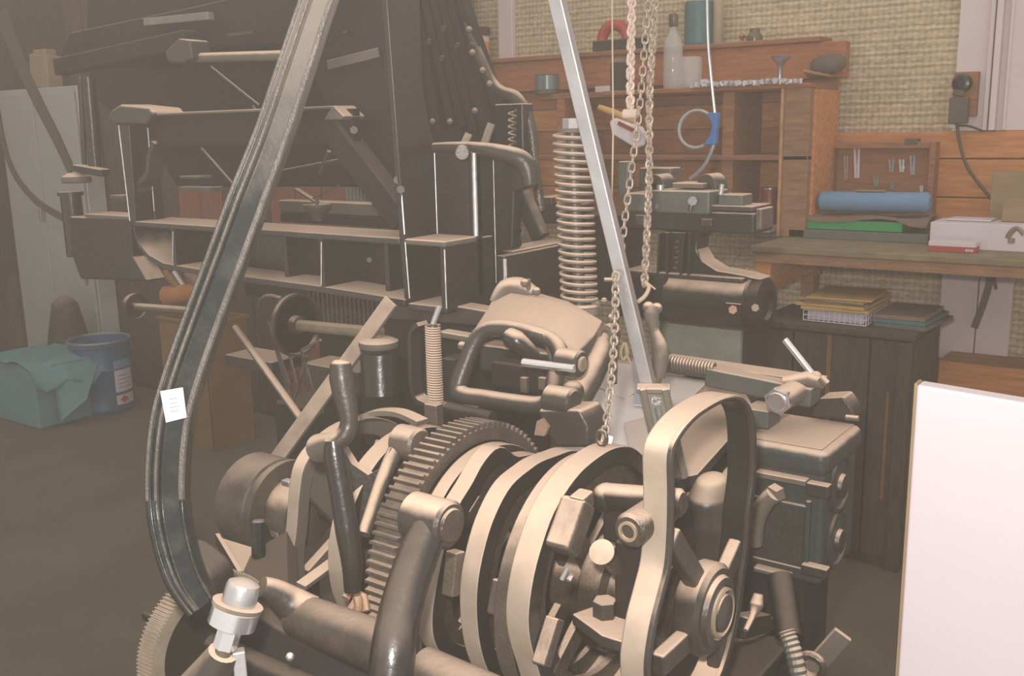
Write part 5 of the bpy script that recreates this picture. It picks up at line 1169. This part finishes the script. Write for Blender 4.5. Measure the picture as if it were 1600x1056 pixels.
P('jaw_block', MB().bx(1017, 298, 1108, 334, VY - .045, .09), 'greypaint', vh, bevel=.004)
P('jaw_block', MB().bx(975, 302, 1018, 330, VY - .03, .08), 'greypaint', vh, bevel=.004)
P('jaw_block', MB().bx(1122, 304, 1160, 322, VY - .02, .05), 'greypaint', vh, bevel=.003)
P('dusty_ledge', MB().bx(1108, 322, 1176, 330, VY - .035, .09), 'dusty_black', vh, bevel=.002)
for x in (1037, 1118):
    c_ = V((PY(x, 290, VY).x - .02, VY - .0, PY(x, 298, VY).z)); m = MB(); O = []; I = []
    for i in range(15): a_ = PI * i / 14; O.append(c_ + V((-.0, 0, 0)) + V((math.cos(a_) * .022, 0, math.sin(a_) * .032))); I.append(c_ + V((math.cos(a_) * .010, 0, math.sin(a_) * .014)))
    m.ringprism(O, I, (0, .055, 0), closed=False); P('bearing_arch', m, 'dusty_black', vh, bevel=.002)
P('top_plate', MB().bx(1050, 286, 1098, 294, VY - .02, .06), 'dusty', vh, bevel=.002)
P('cap_screw', MB().cyl(PY(1032, 298, VY - .03), PY(1032, 289, VY - .03), .008, n=16).cyl(PY(1126, 304, VY - .03), PY(1128, 288, VY - .03), .005, n=12), 'steel', vh)
P('square_stud', MB().cyl(PY(1082, 314, VY - .058), PY(1082, 314, VY - .045), .009, n=8).cyl(PY(1079, 330, VY - .05), PY(1080, 318, VY - .05), .005, n=8).cyl(PY(1024, 322, VY - .055), PY(1024, 322, VY - .045), .006, n=8), 'dusty_black', vh)
P('jaw_boss', MB().bx(992, 336, 1008, 352, VY - .036, .01).bx(1095, 342, 1112, 354, VY - .036, .01), 'grease_iron', vh, bevel=.002)
P('upright', MB().bx(965, 252, 981, 308, VY + .02, .03), 'greypaint', vh, bevel=.003)
P('pale_block', MB().bx(998, 262, 1048, 300, VY + .10, .05), 'iron', vh, bevel=.004)
P('support_plate', MB().bx(1030, 500, 1156, 590, VY + .07, .015), 'greygreen', vh, bevel=.002)
P('column', MB().box((PY(1040, 500, VY).x, VY + .085, 0), (PY(1140, 500, VY).x, VY + .2, 1.1)), 'black_deep', vh, bevel=.01)
P('side_arm', MB().bx(843, 318, 905, 350, VY + .02, .06), 'black', vh, bevel=.004)
P('side_arm', MB().bx(905, 335, 985, 470, VY + .04, .06), 'black_deep', vh, bevel=.006)
P('arm_ledge', MB().bx(838, 308, 862, 320, VY + .0, .08), 'dusty_black', vh, bevel=.002)
P('amber_drop', MB().bx(864, 312, 898, 318, VY + .02, .02), 'amber', vh, bevel=.002)
fin(vh)
cr_ = T('connecting_rod', 'bone-shaped dusty iron link behind the steel bar', 'link')
P('rod', MB().tube(smoothpath([D(1020, 478, 1.66), D(1018, 492, 1.66), D(1022, 515, 1.66), D(1030, 540, 1.66), D(1032, 560, 1.66), D(1028, 590, 1.66)], 5), lerpn([.012, .013, .008, .013, .014, .012], 26), 14), 'dusty', cr_)
P('knuckle', MB().ball(D(1013, 480, 1.66), .010, 12).ball(D(1026, 482, 1.66), .010, 12), 'dusty', cr_); fin(cr_)
# table with dusty papers behind the bar
tb = T('galley_table', 'low pale dusty table bed behind the steel bar and cams', 'table bed')
zt_ = PY(1000, 660, 1.55).z
P('bed', MB().plZ([(868, 708), (905, 625), (960, 560), (1150, 585), (1180, 640), (1090, 740), (990, 760)], zt_ - .004, .02), 'soft_dusty', tb, bevel=.003)
P('bed_support', MB().box((-.95, 1.75, .0), (-.75, 1.95, zt_ - .02)), 'black_deep', tb)
fin(tb)
for pl_, dz, mat, lab in (([(875, 700), (893, 652), (935, 602), (1010, 622), (1012, 720), (955, 735)], .0, 'newsprint', 'largest dusty newspaper sheet lying left of the clevis'), ([(925, 600), (962, 566), (1006, 572), (998, 610), (975, 622)], .003, 'pale', 'small dusty paper under the brass clip'), ([(1040, 572), (1120, 582), (1062, 638), (1042, 640), (1030, 610)], .004, 'pale', 'folded pale paper lying right of the steel bar'), ([(988, 560), (1010, 580), (1016, 634), (990, 632), (992, 600)], .008, 'papers', 'narrow bright white paper strip left of the steel bar'), ([(975, 660), (1012, 650), (1024, 715), (1000, 735), (985, 705)], .006, 'palerag', 'bright paper scrap just left of the clevis')):
    m = MB().plZ(pl_, zt_ + dz, .002)
    TM('paper_sheet', m, mat, lab, 'paper', 'papers on the table bed')
# ---- right-hand slide arm with nut
sa = T('slide_arm', 'dusty steel slide arm with big round nut above the grey housing', 'slide')
SY = 1.62
P('rail', MB().bar(PY(1040, 560, SY + .04), PY(1286, 596, SY + .04), .05, .010), 'dusty', sa, bevel=.002)
P('body', MB().bar(PY(1110, 585, SY + .01), PY(1275, 618, SY + .01), .05, .034), 'greypaint', sa, bevel=.004)
P('coil_rack', MB().tube([PY(1042, 566, SY).lerp(PY(1118, 578, SY), i / 160) + V((0, math.cos(i * PI / 5) * .012, math.sin(i * PI / 5) * .012)) for i in range(161)], .003, 6), 'dusty', sa)
P('arm_end', MB().tube([PY(1225, 598, SY - .01), PY(1262, 592, SY), PY(1288, 600, SY + .01)], [.012, .014, .010], 14), 'dusty', sa)
c_ = PY(1215, 627, SY - .07)
P('nut_barrel', MB().cyl(c_, c_ + V((.01, .08, .005)), .021, n=32, c=.002), 'dusty', sa)
P('hex_nut', MB().cyl(c_ + V((0, -.004, 0)), c_ + V((0, .012, 0)), .0235, n=6, c=.002), 'steel', sa)
P('nut_face', MB().cyl(c_ + V((0, -.008, 0)), c_ + V((0, -.003, 0)), .0165, n=28, c=.0015), 'bright_steel', sa)
P('steel_rod', MB().cyl(PY(1226, 530, SY + .02), PY(1272, 588, SY + .02), .0058, n=14, c=.001), 'bright_steel', sa)
P('rod_knuckle', MB().ball(PY(1274, 590, SY + .02), .012, 12).cyl(PY(1282, 590, SY), PY(1292, 600, SY), .007, n=12), 'dusty', sa)
P('rear_bracket', MB().prism([PY(x, y, SY + .06) for x, y in ((1268, 640), (1280, 622), (1318, 620), (1332, 640), (1336, 656), (1270, 652))], (0, .05, 0)), 'dusty_black', sa, bevel=.004)
P('small_pin', MB().cyl(PY(1322, 652, SY + .02), PY(1342, 654, SY + .02), .005, n=10), 'dusty', sa)
P('left_block', MB().bx(1160, 640, 1200, 668, SY - .06, .06), 'greypaint', sa, bevel=.003)
fin(sa)
# ---- grey cast housing
mo = T('motor_housing', 'dark grey cast housing with dusty top and mesh window, right of the loop cam', 'housing')
MX = -.492; MY = 1.53; mz1 = .977; mz0 = .742; ml = PY(1150, 690, MY).x
P('body', MB().box((ml, MY, mz0), (MX, 1.70, mz1 - .03)), 'motor', mo, bevel=.008)
P('lid', MB().box((ml, MY - .008, mz1 - .045), (MX + .006, 1.715, mz1 + .0)), 'motor', mo, bevel=.016, segs=4)
P('dust_layer', MB().box((ml + .01, MY + .006, mz1 - .006), (MX - .008, 1.70, mz1 + .0015)), 'dusty', mo, bevel=.001)
P('vent_window', MB().bx(1180, 790, 1256, 880, MY - .003, .006), 'vent', mo)
fw_ = MB()
for a_ in ((1174, 783, 1262, 790), (1174, 880, 1262, 888), (1256, 783, 1264, 888)): fw_.bx(*a_, MY - .007, .01)
P('window_rim', fw_, 'motor', mo, bevel=.002)
P('front_lug', MB().bx(1258, 757, 1294, 778, MY - .018, .02), 'dusty_black', mo, bevel=.003)
P('front_lug', MB().bx(1250, 886, 1292, 902, MY - .018, .02), 'dusty_black', mo, bevel=.003)
P('cast_bracket', MB().bar(PY(1183, 738, MY - .008), PY(1262, 753, MY - .008), .022, .010), 'dusty', mo, bevel=.002)
P('cast_bracket', MB().bar(PY(1180, 886, MY - .008), PY(1236, 900, MY - .008), .02, .008), 'dusty', mo, bevel=.002)
m = MB(); O = []; I = []
for cyy, czz in ((1.61, .90), (1.61, .80)):
    P('end_opening', MB().lathe((MX - .001, cyy, czz), (1, 0, 0), [(.052, 0), (.052, .006), (.044, .006), (.042, -.002), (0, -.002)], 36), 'vent', mo)
    P('end_boss', MB().lathe((MX - .003, cyy + .008, czz - .008), (1, 0, 0), [(.022, 0), (.02, .01), (0, .012)], 24), 'dusty_black', mo)
P('pedestal', MB().box((ml + .01, MY + .02, 0), (MX - .03, 1.68, mz0)), 'black_deep', mo, bevel=.01)
P('elbow_pipe', MB().tube(smoothpath([PY(x, y, MY - .04) for x, y in ((1178, 850), (1182, 815), (1192, 790), (1208, 772))], 5), lerpn([.014, .014, .015, .013], 16), 14), 'dusty', mo)
P('pipe_nut', MB().cyl(PY(1203, 776, MY - .04), PY(1214, 770, MY - .02), .017, n=6), 'dusty', mo)
fin(mo)
fh = T('flexible_conduit', 'ribbed flexible conduit running down below the grey housing', 'conduit')
hp = [PY(1228, 985, 1.35), PY(1240, 1020, 1.34), PY(1250, 1070, 1.33)]; hp = smoothpath(hp, 10)
P('hose', MB().tube(hp, [.012 + .0018 * (i % 2) for i in range(len(hp))], 14), 'greypaint', fh, smooth=20)
P('bracket', MB().bar(PY(1250, 1066, 1.4), PY(1318, 990, 1.42), .01, .03), 'dusty', fh, bevel=.002)
P('clamp_ring', MB().tube([PY(1268, 1040, 1.36) + V((math.cos(i * PI / 8) * .018, 0, math.sin(i * PI / 8) * .018)) for i in range(16)], .006, 8, closed=True), 'grease_iron', fh)
P('upper_pipe', MB().cyl(PY(1218, 900, 1.42), PY(1232, 995, 1.36), .02, n=20), 'black_deep', fh)
fin(fh)
st = T('stop_pin', 'small dusty tapered pin standing beside the coiled wires at right', 'pin')
P('pin', MB().tube(smoothpath([PX(1185, 928, -.53), PX(1182, 945, -.53), PX(1176, 962, -.53), PX(1165, 985, -.53)], 5), lerpn([.007, .011, .005, .004], 16), 12), 'dusty', st)
P('block', MB().plX([(1170, 965), (1205, 960), (1215, 985), (1165, 1000)], -.54, .03), 'black', st, bevel=.003)
fin(st)

# ================================================================== THIN HAZE ADDED TO LIFT THE BLACKS
hz = bpy.data.materials.new('black_lift_haze'); hz.use_nodes = True; nt = hz.node_tree; nt.nodes.clear()
vs_ = nt.nodes.new('ShaderNodeVolumeScatter'); vs_.inputs['Color'].default_value = (.93, .82, .70, 1); vs_.inputs['Density'].default_value = .0125
ou = nt.nodes.new('ShaderNodeOutputMaterial'); nt.links.new(vs_.outputs[0], ou.inputs['Volume']); MATS['black_lift_haze'] = hz
hb = P('black_lift_haze', MB().box((-7.9, -1.1, .001), (2.1, WY + .1, 3.0)), 'black_lift_haze'); hb['kind'] = 'stuff'; hb['label'] = 'thin haze added through the room to lift the blacks'; hb['category'] = 'haze'
